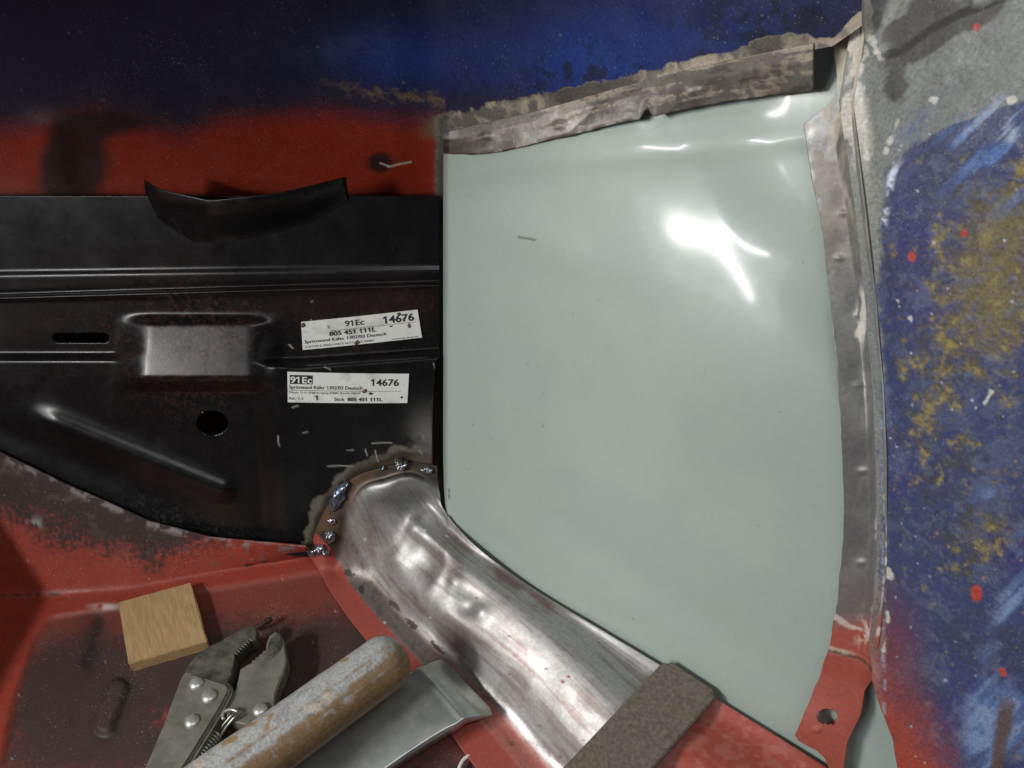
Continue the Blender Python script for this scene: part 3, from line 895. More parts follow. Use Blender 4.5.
for uu, vv in ((858, 312), (857, 382), (861, 468), (842, 210), (838, 255), (860, 560), (868, 606)):
    h -= .0007 * blob(U, V, uu, vv - 8, 10, 14); h += .0007 * blob(U, V, uu + 1, vv + 3, 5, 3)
crk = V - poly(U, [(828, 649), (845, 653), (860, 657), (868, 662), (876, 672)])
h += .0022 * sst(crk, -1.5, 1.0) * (1 - sst(crk, 1, 30))
h += .0008 * (1 - sst(np.hypot((U - 817) / 6, (V - 730) / 4), .5, 1.0)) * (.4 + fbm(P, 700, 2, 8))
P = P + gridnormals(P) * h[..., None]
n1 = fbm(P, 50, 4, 171); n3 = fbm(P, 240, 4, 172)
ns = fbm(P @ np.array([[1, 0, 0], [0, 1, 0], [0, 0, .18]]), 160, 4, 173)
SS = np.tile(S, (len(vs_), 1))
pa = Paint(U.shape, lin(134, 133, 132), .5, .55)
pa.add(sst(n1, .46, .68) * .6, lin(116, 114, 114), .46, .5)
pa.add(sst(ns, .56, .7) * .4, lin(164, 162, 160), .42, .7)
pa.add(sst(SS, .68, .78) * .75, lin(128, 128, 124), .5, .25)
fw_line = sst(-np.abs(SS - .66 - .05 * np.sin(V * .03)) + (ns - .5) * .4, -.10, -.02)
pa.add(fw_line * sst(fbm(P, 30, 2, 174), .44, .54) * sst(-V, -360, -330), lin(208, 202, 192), .6, 0)
pa.add(sst(-np.abs(SS - .86) + (ns - .5) * .3, -.13, -.03) * (sst(V, 485, 500)) * sst(-V, -660, -560) * sst(n3, .38, .5), lin(214, 210, 204), .6, 0)
pa.add(sst(-V, -128, -104) * sst(ns + .2 * (n1 - .5), .46, .56), lin(196, 186, 168), .65, 0)
pa.add(sst(-V, -210, -110) * sst(ns, .52, .6) * .8 * sst(SS, .3, .5), lin(196, 186, 170), .65, 0)
pa.add(sst(n1 + .2 * n3, .66, .74) * sst(-V, -330, -200) * .45, lin(150, 138, 122), .7, .1)
rd = sst(V - 622 + (n1 - .5) * 50, -16, 16)
pa.add(sst(V, 540, 630) * .45, lin(136, 110, 106), .45, .5)
pa.add(rd, lin(158, 76, 62), .55, 0)
pa.add(rd * sst(n1, .5, .7) * .5, lin(152, 78, 66), .55, 0)
pa.add(sst(-np.abs(V - poly(U, [(836, 617), (850, 626), (872, 632)])) + (n3 - .5) * 10, -4.5, -1.5) * .85, lin(198, 180, 168), .6, 0)
pa.add(blob(U, V, 864, 632, 9, 12) * sst(n3, .42, .55), lin(206, 186, 172), .6, 0)
pa.add(sst(-np.abs(crk) + (n3 - .5) * 2, -1.6, -.4) * .9, lin(70, 60, 48), .8, 0)
pa.add(sst(-np.abs(crk + 2.2) + (n3 - .5) * 4, -1.8, -.4) * sst(-U, -866, -840) * .8, lin(180, 164, 140), .7, 0)
pa.add(blob(U, V, 835, 700, 26, 18) * sst(n1, .4, .6) * .5, lin(112, 72, 62), .6, 0)
ff = grid_obj('flange', P, M_STEEL, pl, pa.c, pa.r, pa.m, keep=keep, thick=.0013)
ff['label'] = 'bare steel flange ending in a torn red tab with a hole'

# ================================================================== SILL
sl = thing('sill_panel', 'dented bare steel sill section welded to the black firewall', 'sill', tuple(FLOOR.hit(430, 690)))
z = lambda hh_: ('z', hh_)
f_ = lambda hh_: ('f', hh_)
g_ = lambda hh_: ('g', hh_)
stations = [
    [(310, 557, f_(.018)), (316, 530, f_(.0240)), (332, 500, f_(.0240)), (354, 478, f_(.0240)), (382, 468, f_(.0240)), (410, 463, f_(.0240)), (437, 466, f_(.0240))],
    [(316, 566, z(.004)), (330, 545, f_(.0255)), (343, 512, f_(.0255)), (360, 487, f_(.0255)), (385, 478, f_(.0255)), (411, 472, f_(.0255)), (438, 480, f_(.0255))],
    [(322, 576, z(.004)), (340, 562, z(.008)), (352, 528, f_(.0280)), (366, 497, f_(.0325)), (388, 486, f_(.0345)), (412, 481, f_(.0325)), (440, 494, f_(.0280))],
    [(331, 592, z(.004)), (350, 583, z(.006)), (372, 572, z(.012)), (388, 548, z(.036)), (408, 520, z(.056)), (428, 504, z(.058)), (445, 513, g_(.006))],
    [(352, 622, z(.004)), (374, 612, z(.006)), (401, 608, z(.010)), (420, 586, z(.034)), (446, 558, z(.052)), (460, 543, z(.053)), (472, 543, g_(.005))],
    [(395, 674, z(.004)), (419, 661, z(.006)), (442, 648, z(.009)), (468, 624, z(.034)), (499, 596, z(.050)), (514, 584, z(.049)), (528, 585, g_(.004))],
    [(440, 721, z(.004)), (470, 711, z(.006)), (490, 696, z(.009)), (525, 670, z(.034)), (562, 648, z(.049)), (584, 632, z(.047)), (602, 630, g_(.004))],
    [(476, 768, z(.004)), (519, 768, z(.006)), (552, 766, z(.009)), (590, 740, z(.034)), (632, 714, z(.048)), (664, 694, z(.045)), (700, 689, g_(.004))],
    [(515, 815, z(.004)), (562, 818, z(.006)), (605, 818, z(.009)), (655, 792, z(.034)), (700, 764, z(.047)), (740, 738, z(.044)), (775, 735, g_(.004))],
    [(560, 870, z(.004)), (612, 872, z(.006)), (662, 872, z(.009)), (720, 848, z(.034)), (770, 820, z(.046)), (812, 796, z(.043)), (852, 783, g_(.004))],
]
CP = np.array([[pt(u, v, s_) for (u, v, s_) in st] for st in stations])
CU = np.array([[[u, v] for (u, v, s_) in st] for st in stations], float)


def catmull(A, n, axis):
    A = np.moveaxis(A, axis, 0)
    k_ = len(A)
    tt = np.linspace(0, k_ - 1, n); i = np.minimum(tt.astype(int), k_ - 2); f = (tt - i).reshape((-1,) + (1,) * (A.ndim - 1))
    pad = np.concatenate([[2 * A[0] - A[1]], A, [2 * A[-1] - A[-2]]])
    p0, p1, p2, p3 = pad[i], pad[i + 1], pad[i + 2], pad[i + 3]
    r = .5 * (2 * p1 + (p2 - p0) * f + (2 * p0 - 5 * p1 + 4 * p2 - p3) * f ** 2 + (3 * p1 - p0 - 3 * p2 + p3) * f ** 3)
    return np.moveaxis(r, 0, axis)


P = catmull(catmull(CP, 420, 0), 200, 1)
Q = catmull(catmull(CU, 420, 0), 200, 1)
U, V = Q[..., 0], Q[..., 1]
cs_ = np.linspace(0, 6, 200)[None, :] * np.ones_like(U)
ls_ = np.linspace(0, 9, 420)[:, None] * np.ones_like(U)
h = np.zeros_like(U)
h -= .006 * blob(U, V, 424, 562, 20, 28, -.45)                     # big dent
h += .0022 * np.exp(-((seg_dist(U, V, (418, 528), (398, 558))[0]) / 9) ** 2) + .002 * np.exp(-((seg_dist(U, V, (418, 528), (446, 548))[0]) / 9) ** 2)
h += .002 * blob(U, V, 436, 578, 8, 18, .5)
h -= .004 * blob(U, V, 466, 606, 14, 12, .5) - .0025 * blob(U, V, 480, 612, 9, 9)
h += .002 * blob(U, V, 455, 582, 8, 10)
h -= .0025 * blob(U, V, 375, 530, 9, 26, -.3)
h += .0010 * (fbm(P, 22, 2, 181) - .5) * sst(cs_, 1.6, 2.4) + .00015 * (fbm(P, 120, 3, 182) - .5)
h += .0012 * np.exp(-((cs_ - 2.05) / .12) ** 2) * (fbm(P, 60, 2, 183) - .2)
P = P + gridnormals(P) * h[..., None]
D = P - CAM; tz_ = D @ FWD
pu, pv = 512 + F * (D @ RGT) / tz_, 384 - F * (D @ UPV) / tz_
tq = np.minimum(tz_, np.where(pu > 443, green_depth(pu, pv, .003), 9))
P = CAM + D * (tq / tz_)[..., None]
n1 = fbm(P, 45, 5, 191); n2 = fbm(P, 16, 3, 192); n3 = fbm(P, 220, 4, 193); n4 = fbm(P, 600, 2, 194)
al = np.stack([ls_ * 1.2, cs_ * 9, ls_ * 0], -1); na = fbm(al, 1.0, 5, 195)
pa = Paint(U.shape, lin(176, 174, 172), .52, .75)
pa.add(sst(fbm(np.stack([ls_ * 2.0, cs_ * 60, ls_ * 0], -1), 1.0, 3, 196), .4, .65) * .2, lin(130, 126, 124), .5)
pa.add(sst(n1, .46, .64) * .6, lin(146, 142, 140), .54, .72)
pa.add(sst(na + (n1 - .5) * .5, .50, .68) * .45, lin(124, 118, 116), .54, .7)
# thin reddish film of old primer left on the steel
film = sst(na * .6 + n2 * .5 + (n1 - .5) * .4, .50, .68)
pa.add(film * .4 * sst(ls_, 2.4, 4), lin(132, 104, 98), .5, .65)
pa.add(np.exp(-((cs_ - 5.1) / .35) ** 2) * sst(n1, .42, .62) * sst(ls_, 3.2, 4.4) * .6, lin(112, 74, 74), .45, .4)
pa.add(np.exp(-((cs_ - 3.4) / .5) ** 2) * sst(n2, .42, .6) * sst(ls_, 4.5, 6) * .4, lin(128, 96, 82), .4, .7)
# lower flange
fz = 1 - sst(cs_, 1.75, 2.05)
pa.add(fz * .8, lin(124, 112, 106), .5, .6)
pa.add(fz * sst(ls_ + (n1 - .5) * 1.4, 4.6, 6.2) * .9, lin(170, 96, 84), .5, .05)
pa.add(fz * sst(n3, .56, .68) * .5, lin(70, 56, 50), .6, .3)
# old joint with rust pits
for uu, vv, ra_, rb_, an in ((349, 573, 7, 3, .6), (362, 588, 4, 6, .3), (396, 606, 5, 2.4, .8), (412, 624, 7, 2.6, .8), (436, 647, 8, 2.2, .8)):
    pa.add(sst(blob(U, V, uu, vv, ra_ * 1.2, rb_ * 1.2, an) + (n3 - .5) * 1.6 + (n4 - .5) * .8, .40, .66) * .85 * sst(blob(U, V, uu, vv, ra_ * 1.6, rb_ * 1.6, an), .12, .4), lin(58, 44, 40), .7, .2)
pa.add(np.exp(-((cs_ - 2.12) / .09) ** 2) * sst(ls_, 4.4, 5.2) * sst(n3, .3, .5) * .8, lin(206, 204, 202), .3, 1)
# burnt end
bn = 1 - sst(ls_ + (n1 - .5) * 1.0, 1.0, 2.0)
pa.add(bn * .9, lin(72, 64, 58), .42, .75)
pa.add(bn * sst(n1 + .2 * n3, .56, .72) * .6, lin(108, 80, 54), .6, .25)
pa.add((1 - sst(ls_, .25, .9)) * sst(-cs_, -3.6, -2.0) * sst(n1, .42, .62) * .6, lin(112, 82, 54), .6, .3)
pa.add(blob(U, V, 362, 540, 10, 30, -.35) * sst(n1, .35, .6) * .7, lin(128, 66, 56), .45, .4)
pa.add(blob(U, V, 385, 500, 30, 9, -.1) * .4, lin(150, 150, 150), .3, 1)
# red primer: outer lip and the length beyond the bar
pa.add(1 - sst(cs_ + (n3 - .5) * .15 - .08 * (ls_ > 2), .86, .98), lin(152, 68, 56), .55, 0)
pa.add((1 - sst(cs_, .8, .95)) * sst(n1, .5, .65) * .4, lin(140, 70, 62), .55, 0)
ru = sst(U - poly(V, [(600, 740), (700, 690), (740, 672), (800, 640), (870, 600)]) + (n1 - .5) * 30, -8, 22)
pa.add(ru, lin(160, 70, 56), .5, 0)
pa.add(ru * sst(n3 + .2 * n1, .60, .74) * .5, lin(176, 110, 98), .5, 0)
for kk in range(40):
    uu, vv = random.uniform(360, 660), random.uniform(500, 760)
    pa.add(sst(-np.hypot(U - uu, V - vv), -random.uniform(1, 2), -.4) * .7, lin(90, 40, 36) if kk % 3 else lin(226, 224, 220), .5, 0)
for uu, vv in ((563, 682), (569, 677)):
    pa.add(sst(-np.hypot((U - uu), (V - vv)), -2.3, -1.2), lin(150, 40, 40), .5, 0)
ch = grid_obj('channel', P, M_STEEL, sl, pa.c, pa.r, pa.m, thick=.0012)

# weld beads
M_WELD = simple_mat('weld_bead', lin(96, 96, 98), lin(186, 188, 194), 260, .3, .9, bump=.35, bump_scale=350)
M_WELDB = simple_mat('blued_weld', lin(92, 104, 124), lin(176, 190, 208), 160, .3, .9, bump=.2, bump_scale=300)


def bead(cu_, cv_, ru, rv, ang, ht, mat, seed):
    rnd = random.Random(seed)
    bm = bmesh.new()
    bmesh.ops.create_icosphere(bm, subdivisions=4, radius=1)
    base = WALL.hit(cu_, cv_, .0255)
    ex = WALL.hit(cu_ + math.cos(ang), cv_ + math.sin(ang), .0255) - base
    ey = WALL.hit(cu_ - math.sin(ang), cv_ + math.cos(ang), .0255) - base
    for v in bm.verts:
        q = np.array(v.co)
        w = 1 + .14 * math.sin(5 * q[0] + seed) * math.cos(4 * q[1] + seed * 2) + .10 * math.sin(11 * q[0])
        p = base + ex * q[0] * ru * w + ey * q[1] * rv * w + WALL.n * (q[2] * ht * w)
        v.co = p
    return bm_obj('weld_bead', bm, mat, sl)


bead(338, 497, 15, 6.5, -1.15, .0045, M_WELDB, 1)
bead(402, 466, 7, 4, -.5, .0040, M_WELD, 2)
bead(330, 536, 6, 6, .3, .0042, M_WELD, 3)
bead(319, 549, 6, 4, -.3, .0040, M_WELD, 4)
bead(325, 552, 5, 3.5, .4, .0038, M_WELD, 5)
bead(427, 470, 6, 3.4, .2, .0028, M_WELD, 6)
bead(399, 462, 4, 3, .2, .0045, M_WELD, 7)
for k_, (bu, bv, br_) in enumerate(((332, 521, 3.4), (347, 484, 2.0), (313, 553, 2.2), (383, 468, 1.6))):
    bead(bu, bv, br_ * 1.3, br_, k_ * .7, .0022, M_WELDB if k_ % 2 else M_WELD, 20 + k_)

# ================================================================== TOOLS
# ---- wooden block
zt, zb = .0080, .0010
top_px = [(118, 602), (191, 582), (207, 641), (128.5, 664)]
tp = [pt(u, v, z(zt)) for u, v in top_px]
e_ = tp[3] - tp[0]
M_WOOD = simple_mat('raw_plywood', lin(158, 126, 84), lin(190, 158, 112), 75, .75, stretch=(9, 1.0, 4), bump=.22, bump_scale=120, lo=.3, hi=.68, rot=(0, 0, -math.atan2(e_[0], -e_[1])))
bm = bmesh.new()
vt = [bm.verts.new(p) for p in tp]; vb = [bm.verts.new((p[0], p[1], zb - .0032)) for p in tp]
bm.faces.new(vt); bm.faces.new(vb[::-1])
for i in range(4): bm.faces.new((vt[i], vb[i], vb[(i + 1) % 4], vt[(i + 1) % 4]))
bmesh.ops.bevel(bm, geom=list(bm.edges), offset=.0006, segments=2, affect='EDGES')
bmesh.ops.subdivide_edges(bm, edges=[e for e in bm.edges if e.calc_length() > .01], cuts=6, use_grid_fill=True)
for v in bm.verts:
    v.co += Vector((random.uniform(-1, 1), random.uniform(-1, 1), random.uniform(-1, 1))) * .00016
wb = bm_obj('wood_block', bm, M_WOOD, None, smooth=False)
tag(wb, 'small square offcut of pale raw wood lying on the red floor', 'wood block')

# ---- locking pliers
lp = thing('locking_pliers', 'dull grey locking pliers with open serrated jaws and a coil spring', 'pliers', tuple(pt(210, 700, z(0.0))))
M_PL = simple_mat('dull_nickel', lin(112, 109, 98), lin(150, 147, 134), 70, .42, .35, bump=.3, bump_scale=500, lo=.3, hi=.68, c3=lin(150, 148, 136))
M_PLD = simple_mat('oily_jaw_steel', lin(76, 74, 68), lin(126, 122, 110), 110, .45, .35, bump=.4, bump_scale=450)
M_RIV = simple_mat('polished_rivet', lin(176, 174, 168), lin(210, 208, 202), 200, .36, .55, bump=.05)
M_SPR = simple_mat('spring_steel', lin(126, 122, 112), lin(176, 172, 160), 200, .34, .7, bump=.05)


def cz(pts):
    return [(x / 3.2, 540 + y / 3.2) for x, y in pts]


def slab(name, px, zlo, zhi, mat, parent, bev=.001, dome=0.0, seg=3):
    pp = [pt(u, v, z(zhi)) for u, v in px]
    bm = bmesh.new()
    t_ = [bm.verts.new(p) for p in pp]; b_ = [bm.verts.new((p[0], p[1], zlo)) for p in pp]
    ft = bm.faces.new(t_); bm.faces.new(b_[::-1])
    n_ = len(pp)
    for i in range(n_): bm.faces.new((t_[i], b_[i], b_[(i + 1) % n_], t_[(i + 1) % n_]))
    bmesh.ops.recalc_face_normals(bm, faces=bm.faces)
    if bev:
        ed = [e for e in bm.edges if all(v in t_ for v in e.verts)]
        bmesh.ops.bevel(bm, geom=ed, offset=bev, segments=seg, affect='EDGES', clamp_overlap=True)
    bmesh.ops.triangulate(bm, faces=[f for f in bm.faces if len(f.verts) > 4])
    o = bm_obj(name, bm, mat, parent, smooth=False)
    return o


# teeth are part of the jaw outline
def teeth(a_, b_, n_, depth):
    r = []
    dx, dy = (b_[0] - a_[0]) / n_, (b_[1] - a_[1]) / n_
    L = math.hypot(dx, dy); nx_, ny_ = -dy / L * depth, dx / L * depth
    for i in range(n_):
        r += [(a_[0] + dx * i, a_[1] + dy * i), (a_[0] + dx * (i + .5) + nx_, a_[1] + dy * (i + .5) + ny_)]
    return r + [b_]


upper = [(585, 440), (600, 402), (625, 372), (660, 345), (705, 322), (760, 292), (800, 274), (818, 276), (822, 292), (818, 316)] + teeth((806, 322), (752, 372), 7, 8) + [(747, 400), (742, 430), (728, 452), (690, 470), (640, 470)]
slab('fixed_jaw', cz(upper), .008, .019, M_PLD, lp, bev=.0018)
body = [(578, 432), (590, 416), (625, 420), (690, 440), (728, 452), (742, 466), (738, 490), (715, 535), (670, 610), (620, 690), (560, 790), (500, 890), (380, 890), (430, 790), (480, 680), (520, 585), (552, 500)]
slab('handle', cz(body), .006, .0225, M_PL, lp, bev=.0028)
lower = [(880, 292), (898, 298), (908, 320), (918, 385), (908, 425), (893, 458), (882, 490), (879, 525), (874, 556), (850, 580), (815, 588), (780, 590), (745, 582), (722, 562), (714, 545), (728, 515), (752, 478), (762, 446), (768, 412), (790, 398)] + teeth((804, 392), (850, 352), 4, -5) + [(852, 330), (862, 304)]
slab('moving_jaw', cz(lower), .006, .0175, M_PL, lp, bev=.0016)
pad = [(868, 310), (884, 296), (900, 304), (904, 330), (892, 355), (870, 372), (848, 378), (840, 366), (852, 350), (858, 330)]
slab('jaw_pad', cz(pad), .012, .0192, M_PLD, lp, bev=.0012)
hand2 = [(800, 540), (822, 522), (850, 520), (874, 536), (880, 560), (850, 610), (800, 690), (740, 780), (680, 860), (620, 860), (690, 760), (760, 640)]
slab('lever', cz(hand2), .004, .0190, M_PL, lp, bev=.002)


def dome(name, u, v, zz, r, ht, mat, parent, sq=1.0):
    bm = bmesh.new()
    bmesh.ops.create_uvsphere(bm, u_segments=24, v_segments=12, radius=1)
    c = pt(u, v, z(zz))
    for q in bm.verts: q.co = (c[0] + q.co.x * r, c[1] + q.co.y * r * sq, c[2] + q.co.z * ht)
    return bm_obj(name, bm, mat, parent)


for (x, y, zz, r) in ((629, 459, .0225, .0046), (670, 500, .0225, .0048), (615, 580, .0225, .0046), (833, 543, .0190, .0046)):
    u, v = x / 3.2, 540 + y / 3.2
    dome('rivet', u, v, zz, r, .0026, M_RIV, lp)


def tube(name, pts, r, mat, parent, segs=10, closed_ends=True):
    pts = [np.array(p, float) for p in pts]
    bm = bmesh.new(); rings = []
    up = np.array([0, 0, 1.0])
    for i, p in enumerate(pts):
        d_ = pts[min(i + 1, len(pts) - 1)] - pts[max(i - 1, 0)]; d_ /= np.linalg.norm(d_) + 1e-12
        s_ = np.cross(d_, up)
        if np.linalg.norm(s_) < 1e-3: s_ = np.cross(d_, [1, 0, 0])
        s_ /= np.linalg.norm(s_); w_ = np.cross(s_, d_)
        rr_ = r[i] if hasattr(r, '__len__') else r
        rings.append([bm.verts.new(p + rr_ * (math.cos(a) * s_ + math.sin(a) * w_)) for a in np.linspace(0, 2 * math.pi, segs, endpoint=False)])
    for i in range(len(rings) - 1):
        for j in range(segs):
            bm.faces.new((rings[i][j], rings[i][(j + 1) % segs], rings[i + 1][(j + 1) % segs], rings[i + 1][j]))
    bm.faces.new(rings[0]); bm.faces.new(rings[-1][::-1])
    return bm_obj(name, bm, mat, parent)


a_ = pt(217, 734, z(.012)); b_ = pt(168, 800, z(.012))
ax = b_ - a_; L_ = np.linalg.norm(ax); ax /= L_
s_ = np.cross(ax, [0, 0, 1]); s_ /= np.linalg.norm(s_); w_ = np.cross(s_, ax)
turns = 22
pts = [a_ + ax * L_ * q / (turns * 14) + .0038 * (math.cos(2 * math.pi * q / 14) * s_ + math.sin(2 * math.pi * q / 14) * w_) for q in range(turns * 14)]
tube('spring', pts, .0009, M_SPR, lp, 7)
hk = [pt(u, v, z(zz)) for u, v, zz in ((218, 733, .0135), (224, 724, .016), (231, 716, .0215), (235, 713, .0215))]
tube('spring_hook', hk, .0009, M_SPR, lp, 8)
tube('spring_hook', [p + np.array([.0022, -.0012, 0]) for p in hk], .0009, M_SPR, lp, 8)
arc = [pt(231 + 8.5 * math.cos(q), 716 + 6.5 * math.sin(q), z(.0215)) for q in np.linspace(2.6, 5.6, 14)]
tube('hook_eye', arc, .001, M_RIV, lp, 8)

# scrap of burnt rod at the jaw tip
M_SCR = simple_mat('burnt_rod', lin(44, 32, 30), lin(98, 62, 54), 500, .8, .2, bump=.8, bump_scale=700)
scp = [pt(u, v, z(zz)) for u, v, zz in ((247, 630, .0055), (255, 628, .006), (262, 624, .006), (268, 620, .006), (272, 618.5, .006))]
sc_ = tube('burnt_rod', scp, [.0015, .0019, .0018, .0024, .0014], M_SCR, None, 9)
tag(sc_, 'short burnt rod scrap at the tip of the pliers', 'scrap')

# ---- wooden handle
M_HAN = None
m, nt, b = nodes('worn_painted_wood')
L = nt.links
tc = nd(nt, 'ShaderNodeTexCoord')
at = nd(nt, 'ShaderNodeAttribute', attribute_name='paint')
ra = nd(nt, 'ShaderNodeAttribute', attribute_name='rgh')
n_ = nd(nt, 'ShaderNodeTexNoise'); n_.inputs['Scale'].default_value = 700; n_.inputs['Detail'].default_value = 5
L.new(tc.outputs['Object'], n_.inputs['Vector'])
mr = nd(nt, 'ShaderNodeMapRange'); mr.inputs[1].default_value = .3; mr.inputs[2].default_value = .7; mr.inputs[3].default_value = .72; mr.inputs[4].default_value = 1.25
L.new(n_.outputs[0], mr.inputs[0])
mx = nd(nt, 'ShaderNodeVectorMath', operation='SCALE'); L.new(at.outputs['Color'], mx.inputs[0]); L.new(mr.outputs[0], mx.inputs['Scale'])
L.new(mx.outputs[0], b.inputs['Base Color']); L.new(ra.outputs['Fac'], b.inputs['Roughness'])
bp = nd(nt, 'ShaderNodeBump'); bp.inputs['Strength'].default_value = .3; bp.inputs['Distance'].default_value = .0006
L.new(n_.outputs[0], bp.inputs['Height']); L.new(bp.outputs[0], b.inputs['Normal'])
M_HAN = m
e0 = pt(388, 661, z(.050)); e1 = pt(175, 815, z(.050))
ax = e1 - e0; LH = np.linalg.norm(ax); ax /= LH
s_ = np.cross(ax, [0, 0, 1]); s_ /= np.linalg.norm(s_); w_ = np.cross(s_, ax)
if w_[2] < 0: w_ = -w_; s_ = -s_
nl, na_ = 200, 96
R0 = .0178
q = np.linspace(0, 1, nl)
cap = np.sqrt(np.clip(1 - np.clip(1 - (q * LH + R0 * .72) / (R0 * .95), 0, 1) ** 2.4, 0, 1))
q_pos = q * LH - R0 * .1
first = np.linspace(0, 1, 40) ** 2 * .016
q_pos = np.concatenate([first, np.linspace(.0166, LH, nl - 40)])
prof = np.where(q_pos < .017, np.clip(1 - (1 - q_pos / .017) ** 2.5, 0, 1) ** .45, 1.0)
prof = np.maximum(prof, .02) * (R0 * (1 - .03 * np.sin(q_pos * 30)))
ang = np.linspace(0, 2 * math.pi, na_ + 1)
P = e0 + (q_pos - .012)[:, None, None] * ax + prof[:, None, None] * (np.cos(ang)[None, :, None] * s_ + np.sin(ang)[None, :, None] * w_ * .96)
P = P + gridnormals(P) * (.0008 * (fbm(P, 40, 2, 201) - .5))[..., None]
P[:, -1] = P[:, 0]
n1 = fbm(P, 55, 5, 211); n3 = fbm(P, 260, 4, 212)
gr = fbm(np.stack([q_pos[:, None] * 9 + 0 * ang[None], np.cos(ang)[None] * 9 + 0 * q_pos[:, None], np.sin(ang)[None] * 9 + 0 * q_pos[:, None]], -1), 1.0, 5, 213)
pa = Paint(P.shape[:2], lin(132, 106, 76), .55)
pa.add(sst(gr, .42, .62) * .8, lin(108, 84, 60), .6)
pa.add(sst(gr + (n1 - .5) * .6, .56, .68) * .8, lin(142, 110, 64), .5)
side = np.sum(((P - e0) / np.linalg.norm(P - e0, axis=-1, keepdims=True)) * 0, -1)
dirv = np.cos(ang)[None] * s_[1] * 0 + np.cos(ang)[None]
# worn grey paint on the flank that faces the pliers and the top
dl_ = np.array([-.35, .55, .75]); dl_ /= np.linalg.norm(dl_)
nrm = np.cos(ang)[:, None] * s_ + np.sin(ang)[:, None] * w_
fac = (nrm @ dl_)[None, :] + 0 * q_pos[:, None]
gp = sst(fac + (n1 - .5) * .7 + (gr - .5) * 1.1 + (n3 - .5) * .9 - .25 * (1 - sst(q_pos, .006, .022))[:, None], .12, .72)
pa.add(gp, lin(172, 172, 170), .5)
pa.add(gp * sst(n3 + .3 * (n1 - .5), .56, .68) * .45, lin(128, 128, 130), .55)
pa.add(gp * sst(fbm(P, 95, 2, 214), .74, .78) * .9, lin(196, 178, 166), .6)
pa.add(sst(fbm(P, 110, 2, 215), .76, .79) * gp, lin(158, 130, 96), .6)
hd = grid_obj('wooden_handle', P, M_HAN, None, pa.c, pa.r, pa.m)
tag(hd, 'thick round wooden handle with worn grey paint lying across the pliers', 'handle')

# ---- body spoon
M_SP = simple_mat('smooth_forged_steel', lin(158, 161, 156), lin(204, 206, 202), 70, .32, .75, bump=.06, bump_scale=300, lo=.3, hi=.7, c3=lin(120, 122, 118))
bs_st = [((443, 658.5), (495, 713), .017), ((432, 662), (481, 716), .0235), ((421, 667), (467, 719), .0265), ((408, 674), (455, 725), .0270), ((392, 686), (443, 731), .0262), ((365, 706), (419, 746), .0240), ((335, 728), (387, 768), .0215), ((270, 775), (325, 815), .0165), ((200, 826), (260, 870), .0115)]
A = np.array([[pt(*a_, z(zz)), pt(*b_, z(zz))] for a_, b_, zz in bs_st])
A = catmull(A, 120, 0)
nx = 40
S = np.linspace(0, 1, nx)
P = A[:, :1] * (1 - S)[None, :, None] + A[:, 1:] * S[None, :, None]
tt = np.linspace(0, 8, 120)[:, None]
P[..., 2] += .0022 * (1 - (2 * S[None] - 1) ** 2) * sst(tt, 0, 1.2)
P[..., 2] += .0012 * np.exp(-((tt - 2.2) / .35) ** 2)
cx_ = P.mean(1, keepdims=True)
# round the tip corners
rc = np.exp(-((S - 0) / .05) ** 2) + np.exp(-((S - 1) / .05) ** 2)
P[0] += (P[6] - P[0]) * rc[:, None] * .7; P[1] += (P[6] - P[1]) * rc[:, None] * .45; P[2] += (P[6] - P[2]) * rc[:, None] * .25
bt = P.copy(); bt[..., 2] -= .0030 + .0055 * sst(tt, 0, 4)
bm = bmesh.new()
VT = [[bm.verts.new(p) for p in row] for row in P]; VB = [[bm.verts.new(p) for p in row] for row in bt]
for i in range(119):
    for j in range(nx - 1):
        bm.faces.new((VT[i][j], VT[i][j + 1], VT[i + 1][j + 1], VT[i + 1][j])); bm.faces.new((VB[i][j], VB[i + 1][j], VB[i + 1][j + 1], VB[i][j + 1]))
    bm.faces.new((VT[i][0], VT[i + 1][0], VB[i + 1][0], VB[i][0])); bm.faces.new((VT[i][-1], VB[i][-1], VB[i + 1][-1], VT[i + 1][-1]))
for j in range(nx - 1):
    bm.faces.new((VT[0][j], VB[0][j], VB[0][j + 1], VT[0][j + 1])); bm.faces.new((VT[-1][j], VT[-1][j + 1], VB[-1][j + 1], VB[-1][j]))
bmesh.ops.recalc_face_normals(bm, faces=bm.faces)
sharp = [e for e in bm.edges if len(e.link_faces) == 2 and e.calc_face_angle() > .8]
bmesh.ops.bevel(bm, geom=sharp, offset=.0007, segments=2, affect='EDGES', clamp_overlap=True)
sp = bm_obj('body_spoon', bm, M_SP)
tag(sp, 'smooth curved steel body spoon under the wooden handle', 'hand tool')

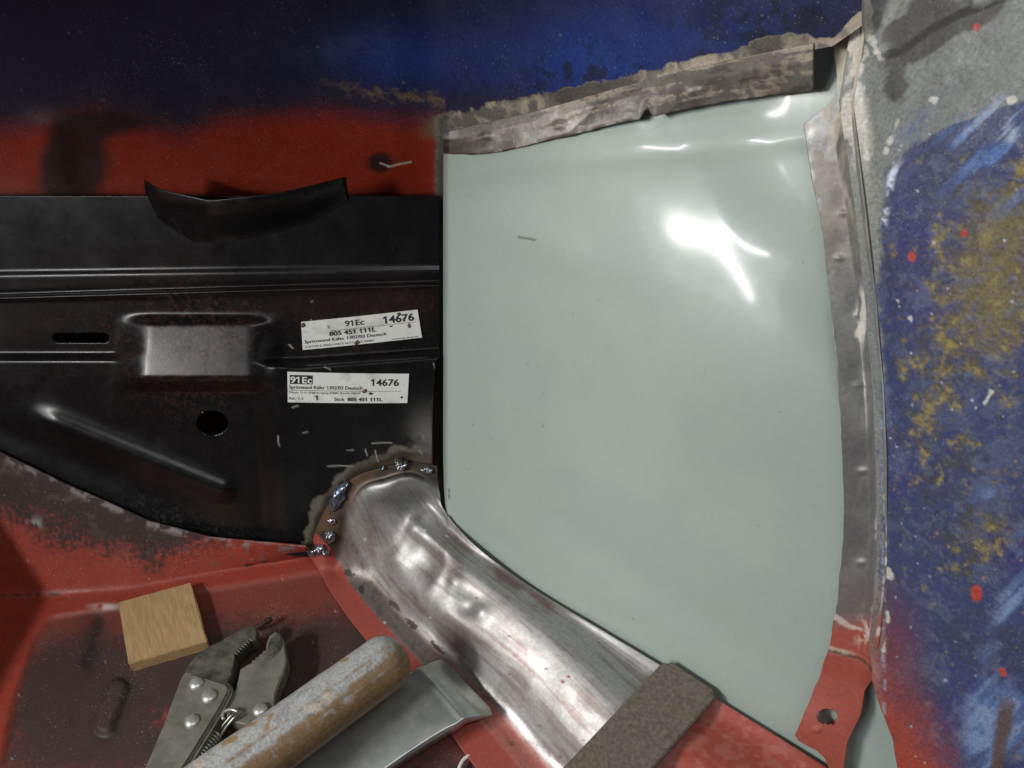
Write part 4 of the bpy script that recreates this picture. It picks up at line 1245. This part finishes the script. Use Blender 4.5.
# ---- rusty flat bar
M_BAR = simple_mat('rusted_bar', lin(98, 88, 78), lin(144, 130, 116), 420, .6, .4, bump=.45, bump_scale=2200, lo=.32, hi=.68, c3=lin(168, 156, 142), bdist=.0004, detail=9)
ref = pt(620, 714, z(.0545))
bar_pl = Plane.three(pt(692, 676, z(.0565)), pt(600, 768, z(.0570)), pt(660, 768, z(.0555)))
cpx = [(666.5, 658), (719.5, 693), (545, 890), (466, 870)]
tp = [bar_pl.hit(np.array(float(u)), np.array(float(v))) for u, v in cpx]
bm = bmesh.new()
nrm = bar_pl.n
th = .0062
vt = [bm.verts.new(p) for p in tp]; vb = [bm.verts.new(p - nrm * th) for p in tp]
bm.faces.new(vt); bm.faces.new(vb[::-1])
for i in range(4): bm.faces.new((vt[i], vb[i], vb[(i + 1) % 4], vt[(i + 1) % 4]))
bmesh.ops.recalc_face_normals(bm, faces=bm.faces)
ve = [e for e in bm.edges if (e.verts[0] in vt) != (e.verts[1] in vt)]
bmesh.ops.bevel(bm, geom=ve, offset=.003, segments=4, affect='EDGES')
bmesh.ops.bevel(bm, geom=[e for e in bm.edges if e.is_manifold and e.calc_face_angle() > .6], offset=.0008, segments=2, affect='EDGES')
br = bm_obj('steel_bar', bm, M_BAR, None, smooth=False)
tag(br, 'rusty brown flat steel bar laid across the bare sill', 'bar')

# ---- white wire
M_WIRE = simple_mat('white_insulation', lin(214, 212, 206), lin(228, 226, 222), 100, .4, bump=.05)
wp = [pt(u, v, z(.003)) for u, v in ((455, 800), (457, 782), (459, 769), (462, 762), (466, 757.5), (472, 755), (480, 757), (490, 768), (497, 790))]
wp = catmull(np.array(wp), 60, 0)
ww = tube('white_wire', wp, .0012, M_WIRE, None, 10)
tag(ww, 'thin white wire looped on the floor beside the red lip', 'wire')

# smooth shading by angle for the tool bodies
for o in lp.children:
    if o.name.split('.')[0] in ('handle', 'fixed_jaw', 'moving_jaw', 'jaw_pad', 'lever'):
        for p in o.data.polygons: p.use_smooth = False
